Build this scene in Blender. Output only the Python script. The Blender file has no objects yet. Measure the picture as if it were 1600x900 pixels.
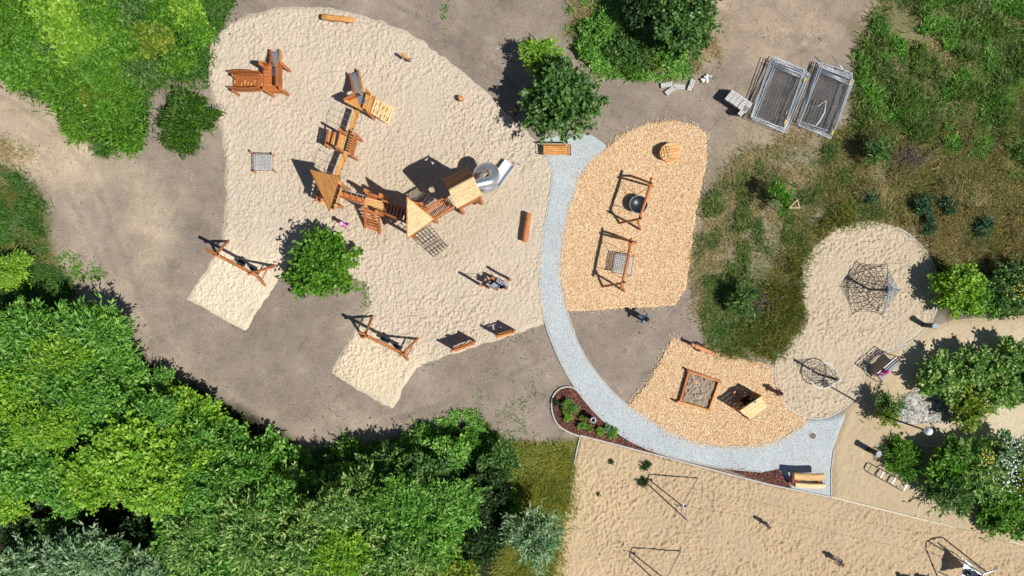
import bpy, math, random
import numpy as np
from mathutils import Vector, Matrix

random.seed(7)
RNG = np.random.default_rng(11)
scene = bpy.context.scene
COL = scene.collection

# ------------------------------------------------------------------ camera, world, sun, exposure
HCAM = 36.0
S = HCAM * 36.0 / 24.0 / 1600.0            # metres on the ground for one photograph pixel
cam = bpy.data.cameras.new('camera'); cam.lens = 24; cam.sensor_width = 36; cam.sensor_fit = 'HORIZONTAL'
cam.clip_end = 3000; cam.clip_start = 0.1
camo = bpy.data.objects.new('camera', cam); COL.objects.link(camo)
camo.location = (0, 0, HCAM); camo.rotation_euler = (0, 0, 0)
scene.camera = camo

SUN_EL = math.radians(54.2)
SUN_DIR = Vector((0.866 * math.cos(SUN_EL), -0.5 * math.cos(SUN_EL), math.sin(SUN_EL)))   # towards the sun
w = bpy.data.worlds.new('World'); scene.world = w; w.use_nodes = True
nt = w.node_tree; bg = nt.nodes['Background']
sky = nt.nodes.new('ShaderNodeTexSky'); sky.sky_type = 'NISHITA'; sky.sun_disc = False
sky.sun_elevation = SUN_EL; sky.sun_rotation = math.atan2(SUN_DIR.x, SUN_DIR.y)
nt.links.new(sky.outputs[0], bg.inputs[0]); bg.inputs[1].default_value = 0.06; sky.altitude = 300; sky.air_density = 1.0; sky.dust_density = 0.3
sun = bpy.data.lights.new('sun', 'SUN'); sun.energy = 5.0; sun.angle = math.radians(0.53); sun.color = (1.0, 0.97, 0.92)
suno = bpy.data.objects.new('sun', sun); COL.objects.link(suno)
suno.rotation_euler = SUN_DIR.to_track_quat('Z', 'Y').to_euler(); suno.location = (20, -12, 40)
scene.view_settings.view_transform = 'Standard'; scene.view_settings.look = 'None'
scene.view_settings.exposure = 0.0; scene.view_settings.gamma = 1.0; scene.view_settings.use_curve_mapping = False
scene.cycles.max_bounces = 6

# ------------------------------------------------------------------ helpers
def G(px, py, z=0.0):
    """a point seen at a photograph pixel and standing z metres high, in world metres"""
    f = 1 - z / HCAM
    return Vector(((px - 800) * S * f, (450 - py) * S * f, z))

def V(p): return Vector(p)

def lin(r, g, b):
    f = lambda c: (c / 255 / 12.92) if c / 255 < 0.04045 else ((c / 255 + 0.055) / 1.055) ** 2.4
    return (f(r), f(g), f(b), 1)

_T = RNG.random((256, 256))
def vnoise(x, y, seed=0):
    x = np.asarray(x, float) + seed * 17.31; y = np.asarray(y, float) + seed * 9.77
    xi = np.floor(x).astype(int); yi = np.floor(y).astype(int); fx = x - xi; fy = y - yi
    fx = fx * fx * fx * (fx * (fx * 6 - 15) + 10); fy = fy * fy * fy * (fy * (fy * 6 - 15) + 10)
    a = _T[xi & 255, yi & 255]; b = _T[(xi + 1) & 255, yi & 255]; c = _T[xi & 255, (yi + 1) & 255]; d = _T[(xi + 1) & 255, (yi + 1) & 255]
    return (a + (b - a) * fx) * (1 - fy) + (c + (d - c) * fx) * fy

def fbm(x, y, seed=0, oct=4):
    t = 0; a = 0.5; n = 0
    for i in range(oct):
        t = t + a * vnoise(x * 2 ** i, y * 2 ** i, seed + i * 3); n += a; a *= 0.5
    return t / n

def smooth(pts, n=4, closed=True):
    """Catmull-Rom through pixel points"""
    P = [np.array(p, float) for p in pts]; out = []; m = len(P)
    rng = range(m) if closed else range(m - 1)
    for i in rng:
        if closed: p0, p1, p2, p3 = P[i - 1], P[i], P[(i + 1) % m], P[(i + 2) % m]
        else: p0, p1, p2, p3 = P[max(i - 1, 0)], P[i], P[i + 1], P[min(i + 2, m - 1)]
        for k in range(n):
            t = k / n
            out.append(0.5 * ((2 * p1) + (-p0 + p2) * t + (2 * p0 - 5 * p1 + 4 * p2 - p3) * t * t + (-p0 + 3 * p1 - 3 * p2 + p3) * t ** 3))
    if not closed: out.append(P[-1])
    return [tuple(o) for o in out]

def wpoly(poly): return np.array([((x - 800) * S, (450 - y) * S) for x, y in poly])

def sdist(X, Y, poly):
    """signed distance in metres, positive inside; poly in world metres"""
    d = np.full(X.shape, 1e9); ins = np.zeros(X.shape, bool); n = len(poly)
    for i in range(n):
        ax, ay = poly[i]; bx, by = poly[(i + 1) % n]
        ex, ey = bx - ax, by - ay; L = ex * ex + ey * ey + 1e-12
        t = np.clip(((X - ax) * ex + (Y - ay) * ey) / L, 0, 1)
        d = np.minimum(d, (X - ax - t * ex) ** 2 + (Y - ay - t * ey) ** 2)
        if abs(ey) > 1e-9:
            c = ((ay > Y) != (by > Y)) & (X < ex * (Y - ay) / ey + ax); ins ^= c
    return np.where(ins, 1, -1) * np.sqrt(d)

def sstep(a, b, x):
    t = np.clip((x - a) / (b - a), 0, 1); return t * t * (3 - 2 * t)

def np_mesh(name, verts, faces, smooth_shade=False):
    me = bpy.data.meshes.new(name); verts = np.asarray(verts, np.float32); faces = np.asarray(faces, np.int32)
    k = faces.shape[1]
    me.vertices.add(len(verts)); me.vertices.foreach_set('co', verts.ravel())
    me.loops.add(faces.size); me.loops.foreach_set('vertex_index', faces.ravel())
    me.polygons.add(len(faces)); me.polygons.foreach_set('loop_start', np.arange(0, faces.size, k, dtype=np.int32))
    if smooth_shade: me.polygons.foreach_set('use_smooth', np.ones(len(faces), bool))
    me.update(calc_edges=True); me.validate()
    return me

def link(name, me, mat, parent=None):
    o = bpy.data.objects.new(name, me); COL.objects.link(o)
    if mat is not None and me is not None and len(me.materials) == 0: me.materials.append(mat)
    if parent is not None: o.parent = parent
    return o

def tag(o, label=None, cat=None, group=None, kind=None):
    if label: o['label'] = label
    if cat: o['category'] = cat
    if group: o['group'] = group
    if kind: o['kind'] = kind
    return o

ORIGIN = {}
def thing(name, label, cat, loc, group=None):
    o = bpy.data.objects.new(name, None); COL.objects.link(o); o.location = loc; o.empty_display_size = 0.2
    ORIGIN[o.name] = Vector(loc); return tag(o, label, cat, group)

def origin(o):
    while o is not None:
        if o.name in ORIGIN: return ORIGIN[o.name]
        o = o.parent
    return Vector((0, 0, 0))

class MB:
    def __init__(s): s.v = []; s.f = []; s.g = []; s.sm = []
    def add(s, vs, fs, gs=None, sm=False):
        b = len(s.v); s.v += [tuple(v) for v in vs]
        s.g += [tuple(g) for g in gs] if gs is not None else [tuple(v) for v in vs]
        for f in fs: s.f.append(tuple(i + b for i in f)); s.sm.append(sm)
        return s
    def beam(s, p0, p1, w, t, up=(0, 0, 1)):
        p0 = V(p0); p1 = V(p1); d = p1 - p0; L = d.length; d = d / L; up = V(up)
        if abs(d.dot(up)) > 0.95: up = V((0, 1, 0.01))
        x = d.cross(up).normalized(); z = x.cross(d).normalized(); vs = []; gs = []; ro = random.random() * 40
        for e, p in ((0, p0), (L, p1)):
            for a, b in ((-1, -1), (1, -1), (1, 1), (-1, 1)):
                vs.append(p + x * (a * w / 2) + z * (b * t / 2)); gs.append((e + ro, a * w / 2 + ro, b * t / 2))
        return s.add(vs, [(0, 1, 2, 3), (7, 6, 5, 4), (0, 4, 5, 1), (1, 5, 6, 2), (2, 6, 7, 3), (3, 7, 4, 0)], gs)
    def tube(s, pts, r, n=6, closed=False, caps=True, wob=0.0):
        pts = [V(p) for p in pts]; m = len(pts); rs = r if isinstance(r, (list, tuple)) else [r] * m
        x = None; vs = []; gs = []; L = 0; ro = random.random() * 40
        for i in range(m):
            if closed: d = pts[(i + 1) % m] - pts[i - 1]
            else: d = pts[min(i + 1, m - 1)] - pts[max(i - 1, 0)]
            d.normalize()
            if x is None: x = d.orthogonal().normalized()
            else: x = (x - d * x.dot(d)).normalized()
            y = d.cross(x)
            if i: L += (pts[i] - pts[i - 1]).length
            for k in range(n):
                a = 2 * math.pi * k / n; rr = rs[i] * (1 + wob * (random.random() - 0.5))
                vs.append(pts[i] + (x * math.cos(a) + y * math.sin(a)) * rr); gs.append((L + ro, rr * math.cos(a) + ro, rr * math.sin(a)))
        fs = []
        for i in range(m if closed else m - 1):
            j = (i + 1) % m
            for k in range(n): fs.append((i * n + k, i * n + (k + 1) % n, j * n + (k + 1) % n, j * n + k))
        s.add(vs, fs, gs, True)
        if caps and not closed:
            b = len(s.v) - m * n
            s.f += [tuple(b + k for k in reversed(range(n))), tuple(b + (m - 1) * n + k for k in range(n))]; s.sm += [False, False]
        return s
    def log(s, p0, p1, r0, r1=None, n=10):
        p0 = V(p0); p1 = V(p1); r1 = r1 or r0; L = (p1 - p0).length; d = (p1 - p0) / L; e = min(0.03, L * 0.1)
        k = max(2, int(L / 0.5)); pts = [p0, p0 + d * e]; rs = [r0 * 0.82, r0]; o = d.orthogonal() * 0.012
        for i in range(1, k):
            t = i / k; pts.append(p0.lerp(p1, t) + o * (random.random() - 0.5) * 2); rs.append((r0 + (r1 - r0) * t) * (1 + 0.08 * (random.random() - 0.5)))
        pts += [p1 - d * e, p1]; rs += [r1, r1 * 0.82]
        return s.tube(pts, rs, n, wob=0.06)
    def prism(s, pts, t, n=None):
        """a flat board with outline pts (3-D, planar), thickness t along its normal"""
        pts = [V(p) for p in pts]
        if n is None: n = (pts[1] - pts[0]).cross(pts[2] - pts[0]).normalized()
        n = V(n); m = len(pts); e = (pts[1] - pts[0]).normalized(); q = n.cross(e); ro = random.random() * 40
        vs = [p for p in pts] + [p - n * t for p in pts]
        gs = [((p - pts[0]).dot(e) + ro, (p - pts[0]).dot(q) + ro, (p - pts[0]).dot(n)) for p in vs]
        fs = [tuple(range(m)), tuple(reversed(range(m, 2 * m)))] + [(i, i + m, (i + 1) % m + m, (i + 1) % m) for i in range(m)]
        return s.add(vs, fs, gs)
    def lathe(s, c, prof, n=16, axis=None, sm=True):
        """prof: list of (radius, z)"""
        c = V(c); M = V((0, 0, 1)).rotation_difference(V(axis)).to_matrix() if axis is not None else Matrix.Identity(3)
        vs = []; fs = []
        for r, z in prof:
            for k in range(n):
                a = 2 * math.pi * k / n; vs.append(c + M @ V((r * math.cos(a), r * math.sin(a), z)))
        for i in range(len(prof) - 1):
            for k in range(n): fs.append((i * n + k, i * n + (k + 1) % n, (i + 1) * n + (k + 1) % n, (i + 1) * n + k))
        if prof[0][0] > 1e-4: fs.append(tuple(reversed(range(n))))
        if prof[-1][0] > 1e-4: fs.append(tuple((len(prof) - 1) * n + k for k in range(n)))
        return s.add(vs, fs, None, sm)
    def build(s, name, mat, parent=None):
        o = origin(parent); me = bpy.data.meshes.new(name)
        me.from_pydata([(v[0] - o.x, v[1] - o.y, v[2] - o.z) for v in s.v], [], s.f)
        a = me.attributes.new('grain', 'FLOAT_VECTOR', 'POINT'); a.data.foreach_set('vector', np.array(s.g, np.float32).ravel())
        me.polygons.foreach_set('use_smooth', s.sm); me.update()
        return link(name, me, mat, parent)

# ------------------------------------------------------------------ materials
def newmat(name, rough=0.8):
    m = bpy.data.materials.new(name); m.use_nodes = True; t = m.node_tree; b = t.nodes['Principled BSDF']
    b.inputs['Roughness'].default_value = rough; b.inputs['Specular IOR Level'].default_value = 0.25
    return m, t, b

def N(t, kind, **kw):
    n = t.nodes.new(kind)
    for k, v in kw.items():
        if k in n.inputs: n.inputs[k].default_value = v
        else: setattr(n, k, v)
    return n

def ramp(t, fac, stops):
    r = t.nodes.new('ShaderNodeValToRGB'); e = r.color_ramp.elements
    while len(e) < len(stops): e.new(0.5)
    for i, (p, c) in enumerate(stops): e[i].position = p; e[i].color = c
    t.links.new(fac, r.inputs[0]); return r.outputs[0]

def mixc(t, fac, a, b, mode='MIX'):
    m = t.nodes.new('ShaderNodeMix'); m.data_type = 'RGBA'; m.blend_type = mode
    for sock, val in ((m.inputs[0], fac), (m.inputs[6], a), (m.inputs[7], b)):
        if hasattr(val, 'is_output'): t.links.new(val, sock)
        else: sock.default_value = val
    return m.outputs[2]

def bump(t, b, height, strength=0.5, dist=0.02):
    n = t.nodes.new('ShaderNodeBump'); n.inputs['Strength'].default_value = strength; n.inputs['Distance'].default_value = dist
    t.links.new(height, n.inputs['Height']); t.links.new(n.outputs[0], b.inputs['Normal'])

def granular(name, tones, scale, tint=False, bstr=0.6, bdist=0.02, rough=0.95, big=0.25, voro=False):
    """sand, soil, gravel: fine grain colour with slow patches; tint multiplies by the mesh's own 'tint' colours"""
    m, t, b = newmat(name, rough); b.inputs['Specular IOR Level'].default_value = 0.1
    co = N(t, 'ShaderNodeTexCoord').outputs['Object']
    if voro:
        n1 = N(t, 'ShaderNodeTexVoronoi', Scale=scale); t.links.new(co, n1.inputs['Vector']); f1 = N(t, 'ShaderNodeSeparateColor'); t.links.new(n1.outputs['Color'], f1.inputs[0]); fac = f1.outputs[0]; hgt = n1.outputs['Distance']
    else:
        n1 = N(t, 'ShaderNodeTexNoise', Scale=scale, Detail=5.0, Roughness=0.65); t.links.new(co, n1.inputs['Vector']); fac = hgt = n1.outputs[0]
    k = len(tones); lo, hi = (0.02, 0.98) if voro else (0.3, 0.7)
    c = ramp(t, fac, [(lo + (hi - lo) * i / (k - 1), x) for i, x in enumerate(tones)])
    n2 = N(t, 'ShaderNodeTexNoise', Scale=0.55, Detail=4.0, Roughness=0.6); t.links.new(co, n2.inputs['Vector'])
    g = ramp(t, n2.outputs[0], [(0.3, (1 - big,) * 3 + (1,)), (0.7, (1 + big * 0.35,) * 3 + (1,))])
    c = mixc(t, 1.0, c, g, 'MULTIPLY')
    if name == 'soil':
        n3 = N(t, 'ShaderNodeTexNoise', Scale=4.5, Detail=8.0, Roughness=0.8); t.links.new(co, n3.inputs['Vector'])
        n4 = N(t, 'ShaderNodeTexNoise', Scale=1.3, Detail=7.0, Roughness=0.72, Distortion=0.6); t.links.new(co, n4.inputs['Vector'])
        c = mixc(t, 1.0, c, ramp(t, n4.outputs[0], [(0.36, (0.84, 0.83, 0.82, 1)), (0.48, (1, 1, 1, 1)), (0.57, (1, 1, 1, 1)), (0.66, (1.2, 1.15, 1.07, 1))]), 'MULTIPLY')
        c = mixc(t, 1.0, c, ramp(t, n3.outputs[0], [(0.33, (0.55, 0.53, 0.5, 1)), (0.42, (0.97, 0.97, 0.97, 1)), (0.60, (1, 1, 1, 1)), (0.72, (1.2, 1.19, 1.17, 1))]), 'MULTIPLY')
    if tint:
        a = N(t, 'ShaderNodeVertexColor', layer_name='tint'); c = mixc(t, 1.0, c, a.outputs[0], 'MULTIPLY')
    t.links.new(c, b.inputs['Base Color']); bump(t, b, hgt, bstr, bdist); return m

def wood(name, tones, rough=0.55):
    m, t, b = newmat(name, rough); b.inputs['Specular IOR Level'].default_value = 0.3
    at = N(t, 'ShaderNodeAttribute', attribute_name='grain'); mp = N(t, 'ShaderNodeMapping'); mp.inputs['Scale'].default_value = (1.3, 22, 22)
    t.links.new(at.outputs['Vector'], mp.inputs[0]); n1 = N(t, 'ShaderNodeTexNoise', Scale=1.0, Detail=4.0, Roughness=0.6, Distortion=0.4); t.links.new(mp.outputs[0], n1.inputs['Vector'])
    c = ramp(t, n1.outputs[0], [(0.3, tones[0]), (0.55, tones[1]), (0.75, tones[2])])
    ge = N(t, 'ShaderNodeNewGeometry'); v = ramp(t, ge.outputs['Random Per Island'], [(0, (0.74, 0.70, 0.66, 1)), (0.5, (1, 1, 1, 1)), (1, (1.14, 1.1, 1.02, 1))])
    c = mixc(t, 1.0, c, v, 'MULTIPLY')
    n3 = N(t, 'ShaderNodeTexNoise', Scale=7.0, Detail=3.0); t.links.new(at.outputs['Vector'], n3.inputs['Vector'])
    c = mixc(t, 1.0, c, ramp(t, n3.outputs[0], [(0.3, (0.78, 0.76, 0.74, 1)), (0.6, (1, 1, 1, 1))]), 'MULTIPLY')
    t.links.new(c, b.inputs['Base Color']); bump(t, b, n1.outputs[0], 0.35, 0.006); return m

def plain(name, col, rough=0.6, metal=0.0, var=0.15, spec=0.3, scale=9.0):
    m, t, b = newmat(name, rough); b.inputs['Metallic'].default_value = metal; b.inputs['Specular IOR Level'].default_value = spec
    co = N(t, 'ShaderNodeTexCoord').outputs['Object']; n1 = N(t, 'ShaderNodeTexNoise', Scale=scale, Detail=4.0); t.links.new(co, n1.inputs['Vector'])
    c = ramp(t, n1.outputs[0], [(0.3, tuple(x * (1 - var) for x in col[:3]) + (1,)), (0.7, tuple(min(1, x * (1 + var)) for x in col[:3]) + (1,))])
    t.links.new(c, b.inputs['Base Color']); bump(t, b, n1.outputs[0], 0.15, 0.004); return m

def leafmat(name, tones, trans=0.36, rough=0.45, mottle=True):
    m, t, b = newmat(name, rough); b.inputs['Specular IOR Level'].default_value = 0.35
    ge = N(t, 'ShaderNodeNewGeometry'); k = len(tones)
    c = ramp(t, ge.outputs['Random Per Island'], [(i / (k - 1), x) for i, x in enumerate(tones)])
    co = N(t, 'ShaderNodeTexCoord').outputs['Object']; n2 = N(t, 'ShaderNodeTexNoise', Scale=1.1, Detail=2.0); t.links.new(co, n2.inputs['Vector'])
    if mottle: c = mixc(t, 1.0, c, ramp(t, n2.outputs[0], [(0.3, (0.78, 0.84, 0.76, 1)), (0.7, (1.2, 1.12, 1.04, 1))]), 'MULTIPLY')
    t.links.new(c, b.inputs['Base Color'])
    tr = N(t, 'ShaderNodeBsdfTranslucent'); t.links.new(mixc(t, 1.0, c, (1.3, 1.25, 0.6, 1), 'MULTIPLY'), tr.inputs[0])
    mx = N(t, 'ShaderNodeMixShader'); mx.inputs[0].default_value = trans
    t.links.new(b.outputs[0], mx.inputs[1]); t.links.new(tr.outputs[0], mx.inputs[2]); t.links.new(mx.outputs[0], t.nodes['Material Output'].inputs[0]); return m

M = {}
M['soil'] = granular('soil', [(0.78, 0.78, 0.78, 1), (1, 1, 1, 1), (1.18, 1.17, 1.15, 1)], 11.0, tint=True, bstr=0.55, bdist=0.03, big=0.22)
M['sand'] = granular('sand', [(0.86, 0.86, 0.86, 1), (1, 1, 1, 1), (1.08, 1.08, 1.08, 1)], 9.0, tint=True, bstr=0.75, bdist=0.045, big=0.07)
M['gravel'] = granular('gravel', [lin(152, 158, 159), lin(177, 183, 184), lin(189, 195, 195), lin(198, 203, 202)], 30.0, voro=True, bstr=0.4, bdist=0.015, big=0.1)
M['chip_bed'] = granular('chip_bed', [lin(194, 150, 104), lin(220, 180, 130), lin(231, 199, 155), lin(237, 215, 180)], 17.0, voro=True, bstr=0.7, bdist=0.03, big=0.1)
M['mulch_bed'] = granular('mulch_bed', [lin(58, 36, 32), lin(96, 60, 54), lin(120, 80, 72)], 20.0, voro=True, bstr=0.8, bdist=0.03, big=0.2)
M['stone_bed'] = granular('stone_bed', [lin(120, 120, 118), lin(165, 165, 162), lin(200, 200, 196)], 9.0, voro=True, bstr=1.0, bdist=0.05, big=0.2)
M['larch'] = wood('larch', [lin(148, 84, 44), lin(196, 120, 66), lin(212, 144, 88)])
M['larch_log'] = wood('larch_log', [lin(156, 92, 50), lin(200, 128, 76), lin(214, 150, 98)])
M['larch_gold'] = wood('larch_gold', [lin(176, 116, 58), lin(218, 160, 92), lin(228, 180, 116)])
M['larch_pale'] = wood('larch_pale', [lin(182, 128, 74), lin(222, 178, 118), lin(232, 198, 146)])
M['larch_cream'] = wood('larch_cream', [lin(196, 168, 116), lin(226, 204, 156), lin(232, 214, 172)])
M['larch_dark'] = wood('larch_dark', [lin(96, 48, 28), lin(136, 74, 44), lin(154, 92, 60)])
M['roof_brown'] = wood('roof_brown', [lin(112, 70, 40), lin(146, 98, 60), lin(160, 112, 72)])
M['steel'] = plain('steel', (0.66, 0.69, 0.72), 0.34, 0.85, 0.06)
M['bright_steel'] = plain('bright_steel', (0.78, 0.8, 0.82), 0.45, 0.25, 0.04)
M['galv'] = plain('galv', (0.56, 0.59, 0.62), 0.42, 0.75, 0.15)
M['dark_metal'] = plain('dark_metal', (0.035, 0.035, 0.038), 0.5, 0.3, 0.2)
M['grey_metal'] = plain('grey_metal', (0.30, 0.31, 0.32), 0.45, 0.4, 0.1)
M['white'] = plain('white_paint', (0.78, 0.78, 0.76), 0.45, 0.0, 0.05)
M['opal'] = plain('opal_glass', (0.8, 0.82, 0.82), 0.2, 0.0, 0.02, 0.5)
M['rope_dark'] = plain('rope_dark', (0.035, 0.03, 0.03), 0.9, 0, 0.25)
M['rope_brown'] = plain('rope_brown', (0.10, 0.06, 0.045), 0.9, 0, 0.25)
M['rope_blue'] = plain('rope_blue', (0.05, 0.19, 0.36), 0.8, 0, 0.2)
M['rope_pale'] = plain('rope_pale', (0.52, 0.51, 0.50), 0.85, 0, 0.15)
M['rope_grey'] = plain('rope_grey', (0.22, 0.21, 0.22), 0.85, 0, 0.2)
M['lid_grey'] = plain('lid_grey', (0.34, 0.39, 0.41), 0.7, 0.0, 0.1)
M['slat_grey'] = plain('slat_grey', (0.33, 0.34, 0.35), 0.7, 0, 0.1)
M['wire'] = plain('wire', (0.13, 0.14, 0.155), 0.5, 0.3, 0.2)
M['zinc'] = plain('zinc', (0.60, 0.64, 0.68), 0.4, 0.35, 0.15)
M['rubber'] = plain('rubber', (0.022, 0.027, 0.034), 0.38, 0, 0.25, 0.5)
M['concrete'] = plain('concrete', (0.56, 0.55, 0.52), 0.9, 0, 0.18)
M['kerb'] = plain('kerb', (0.50, 0.48, 0.44), 0.9, 0, 0.12)
M['kerb_cream'] = plain('kerb_cream', (0.62, 0.55, 0.42), 0.9, 0, 0.10)
M['yellow'] = plain('yellow_plastic', (0.62, 0.43, 0.10), 0.6, 0, 0.1)
M['board_dark'] = plain('board_dark', (0.05, 0.06, 0.055), 0.5, 0, 0.1)
M['bark'] = plain('bark', (0.10, 0.075, 0.055), 0.95, 0, 0.3)
M['dry_stick'] = plain('dry_stick', (0.17, 0.13, 0.105), 0.95, 0, 0.3)
M['cover'] = plain('cover_iron', (0.20, 0.15, 0.135), 0.7, 0.1, 0.2, scale=25)
M['skin'] = plain('skin', (0.52, 0.32, 0.23), 0.55, 0, 0.04)

def tones(*a): return [lin(*x) for x in a]
L = {}
L['lime'] = leafmat('leaf_lime', tones((76, 124, 30), (122, 174, 48), (154, 198, 66), (192, 216, 104)))
L['fresh'] = leafmat('leaf_fresh', tones((56, 108, 32), (94, 154, 52), (128, 182, 78), (174, 210, 124)))
L['maple'] = leafmat('leaf_maple', tones((52, 98, 24), (82, 136, 34), (106, 158, 48), (136, 178, 72)))
L['deep'] = leafmat('leaf_deep', tones((46, 84, 36), (72, 114, 50), (98, 138, 68), (138, 170, 102)))
L['olive'] = leafmat('leaf_olive', tones((76, 110, 32), (110, 142, 44), (140, 162, 58), (172, 182, 86)))
L['willow'] = leafmat('leaf_willow', tones((64, 110, 46), (102, 152, 66), (148, 188, 104), (202, 214, 144)))
L['silver'] = leafmat('leaf_silver', tones((84, 126, 84), (120, 156, 114), (154, 184, 144), (188, 206, 174)))
L['dark'] = leafmat('leaf_dark', tones((28, 54, 28), (44, 74, 36), (62, 92, 46), (84, 112, 60)))
L['deep_bush'] = leafmat('leaf_deep_bush', tones((40, 74, 18), (64, 104, 26), (84, 124, 36), (112, 146, 58)))
L['pine'] = leafmat('leaf_pine', tones((40, 74, 50), (60, 98, 66), (84, 118, 82)), 0.2)
L['grass'] = leafmat('blade_green', tones((62, 94, 38), (90, 124, 54), (120, 146, 74), (164, 172, 116)), 0.4)
L['dry'] = leafmat('blade_dry', tones((126, 122, 76), (156, 146, 100), (184, 170, 126), (208, 192, 154)), 0.4)
L['olive_grass'] = leafmat('blade_olive', tones((74, 90, 34), (104, 116, 48), (136, 138, 68), (174, 166, 98)), 0.4)
L['yellow_grass'] = leafmat('blade_yellow', tones((96, 116, 36), (130, 144, 50), (158, 162, 70), (186, 180, 100)), 0.4)
L['rank'] = leafmat('blade_rank', tones((36, 76, 22), (58, 106, 34), (84, 132, 48), (124, 160, 80)), 0.4)

# ------------------------------------------------------------------ setting: outlines as seen on the ground
SAND_MAIN = [(345,45),(375,28),(420,15),(470,10),(520,13),(570,25),(615,42),(660,65),(700,95),(730,118),(770,155),(800,185),(830,215),(850,235),(866,265),(862,300),(856,340),(850,400),(852,460),(856,503),(820,515),(745,540),(700,555),(660,568),(645,580),(612,638),(565,611),(517,583),(545,532),(575,478),(570,440),(520,420),(450,412),(415,465),(383,517),(338,492),(293,467),(320,425),(347,378),(352,330),(353,260),(348,220),(335,160),(325,130),(325,95),(335,60)]
CHIPS_UP = [(952,228),(975,208),(1010,192),(1050,188),(1085,195),(1103,212),(1105,245),(1095,290),(1085,340),(1078,400),(1070,450),(1055,475),(1000,480),(885,485),(872,430),(876,380),(886,330),(901,280),(921,250)]
CHIPS_LOW = [(1050,527),(1090,545),(1130,552),(1170,565),(1210,572),(1214,600),(1228,632),(1258,650),(1257,665),(1232,684),(1190,698),(1140,702),(1090,695),(1040,675),(981,634),(1010,600),(1030,565)]
SAND_RIGHT = smooth([(1360,345),(1400,355),(1435,380),(1458,415),(1466,455),(1460,490),(1440,520),(1405,542),(1368,556),(1353,575),(1345,605),(1325,632),(1295,650),(1265,653),(1235,640),(1217,615),(1210,585),(1215,555),(1232,530),(1253,515),(1260,500),(1255,470),(1245,430),(1262,395),(1295,362),(1330,347)], 3)
PIT = [(908,680),(1000,705),(1100,731),(1200,757),(1296,776),(1400,800),(1520,828),(1600,852),(1800,905),(1800,1060),(845,1060),(866,880),(885,790),(900,710)]
WALK = [(1302,778),(1302,700),(1322,642),(1345,612),(1358,562),(1410,542),(1450,512),(1500,499),(1600,495),(1800,495),(1800,910),(1600,856),(1420,806)]
PATH_L = smooth([(846,214),(850,240),(862,268),(856,320),(846,380),(842,440),(848,490),(860,530),(880,575),(905,615),(935,650),(970,680),(1010,701),(1060,717),(1130,731),(1190,737)], 3, False)
PATH_R = smooth([(920,209),(947,230),(925,250),(905,280),(890,330),(880,380),(877,430),(887,490),(905,540),(930,580),(960,615),(990,640),(1040,670),(1090,690),(1140,697),(1190,693),(1230,680),(1257,658)], 3, False)
PATH = PATH_L + [(1215,733),(1232,751),(1236,762),(1297,775),(1298,735),(1301,700),(1320,648),(1290,656)] + PATH_R[::-1]
MULCH = [(903,611),(890,605),(872,610),(863,626),(866,650),(879,668),(905,681),(1000,704),(1030,712),(1062,720),(1010,703),(970,682),(935,652)]
MULCH_B = [(1128,731),(1190,739),(1215,734),(1232,751),(1237,764),(1200,755)]
STONES = [(1396,632),(1440,600),(1490,620),(1492,655),(1462,661),(1395,660),(1380,650)]

# soft tints of the ground: outline, softness m, linear colour
def A(r, g, b, k=0.74):
    c = lin(r, g, b); return np.array([c[0] * k, c[1] * k, c[2] * k])
DIRT = A(171, 156, 141); TAN = A(212, 192, 164); GRASSY = A(146, 138, 100); DRYG = A(168, 156, 130)
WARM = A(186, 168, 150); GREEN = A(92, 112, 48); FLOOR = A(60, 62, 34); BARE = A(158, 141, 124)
TINTS = [
 ([(-60,80),(60,125),(190,240),(270,330),(250,440),(150,470),(80,420),(70,360),(60,300),(-60,240)], 1.4, TAN),
 ([(60,300),(200,280),(240,380),(200,470),(290,570),(380,640),(620,640),(620,700),(380,720),(240,600),(130,470),(90,430)], 1.5, WARM),
 ([(-60,-60),(380,-60),(345,45),(327,100),(320,128),(258,132),(228,150),(222,208),(155,244),(100,170),(-60,90)], 0.3, GREEN),
 ([(-60,240),(40,275),(78,330),(82,400),(120,455),(40,500),(-60,520)], 0.5, A(112,118,58)),
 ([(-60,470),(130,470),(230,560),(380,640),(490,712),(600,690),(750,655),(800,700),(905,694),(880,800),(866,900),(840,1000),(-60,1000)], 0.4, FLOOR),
 ([(800,700),(903,692),(886,790),(868,890),(800,890),(770,800)], 0.3, A(128,128,60)),
 ([(880,-60),(1130,-60),(1125,60),(1090,110),(1030,120),(940,112),(884,55)], 0.6, GRASSY),
 ([(1080,-60),(1420,-60),(1395,20),(1340,80),(1200,110),(1110,90)], 1.2, A(190,170,148)),
 ([(1390,-60),(1800,-60),(1800,480),(1470,440),(1420,350),(1355,340),(1300,350),(1255,395),(1235,430),(1252,500),(1212,560),(1195,572),(1110,545),(1085,480),(1075,430),(1095,320),(1160,230),(1240,200),(1330,200),(1350,70)], 0.6, GRASSY),
 ([(1100,250),(1240,210),(1330,215),(1290,350),(1240,420),(1160,430),(1080,420),(1092,320)], 0.9, DRYG),
 ([(1150,150),(1290,200),(1250,280),(1180,300),(1120,240)], 0.8, A(178,160,136)),
 ([(1463,395),(1800,390),(1800,497),(1500,500),(1460,490)], 0.3, A(80,86,44)),
 ([(1420,560),(1500,540),(1640,530),(1640,640),(1500,660),(1440,650)], 0.4, A(120,112,92)),
 ([(1365,696),(1465,696),(1640,690),(1800,690),(1800,860),(1560,830),(1440,760),(1380,720)], 0.3, A(150,132,110)),
]
def axis(lo, hi, step, far):
    a = list(np.arange(lo, hi, step)); s = step; x = hi; y = lo; out = []; pre = []
    while x < far:
        out.append(x); pre.append(y - s); s *= 1.22; x += s; y -= s
    return np.array(sorted(set(np.round(pre + a + out, 4))))
gx = axis(-30, 30, 0.125, 900); gy = axis(-18, 18, 0.125, 900)
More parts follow.
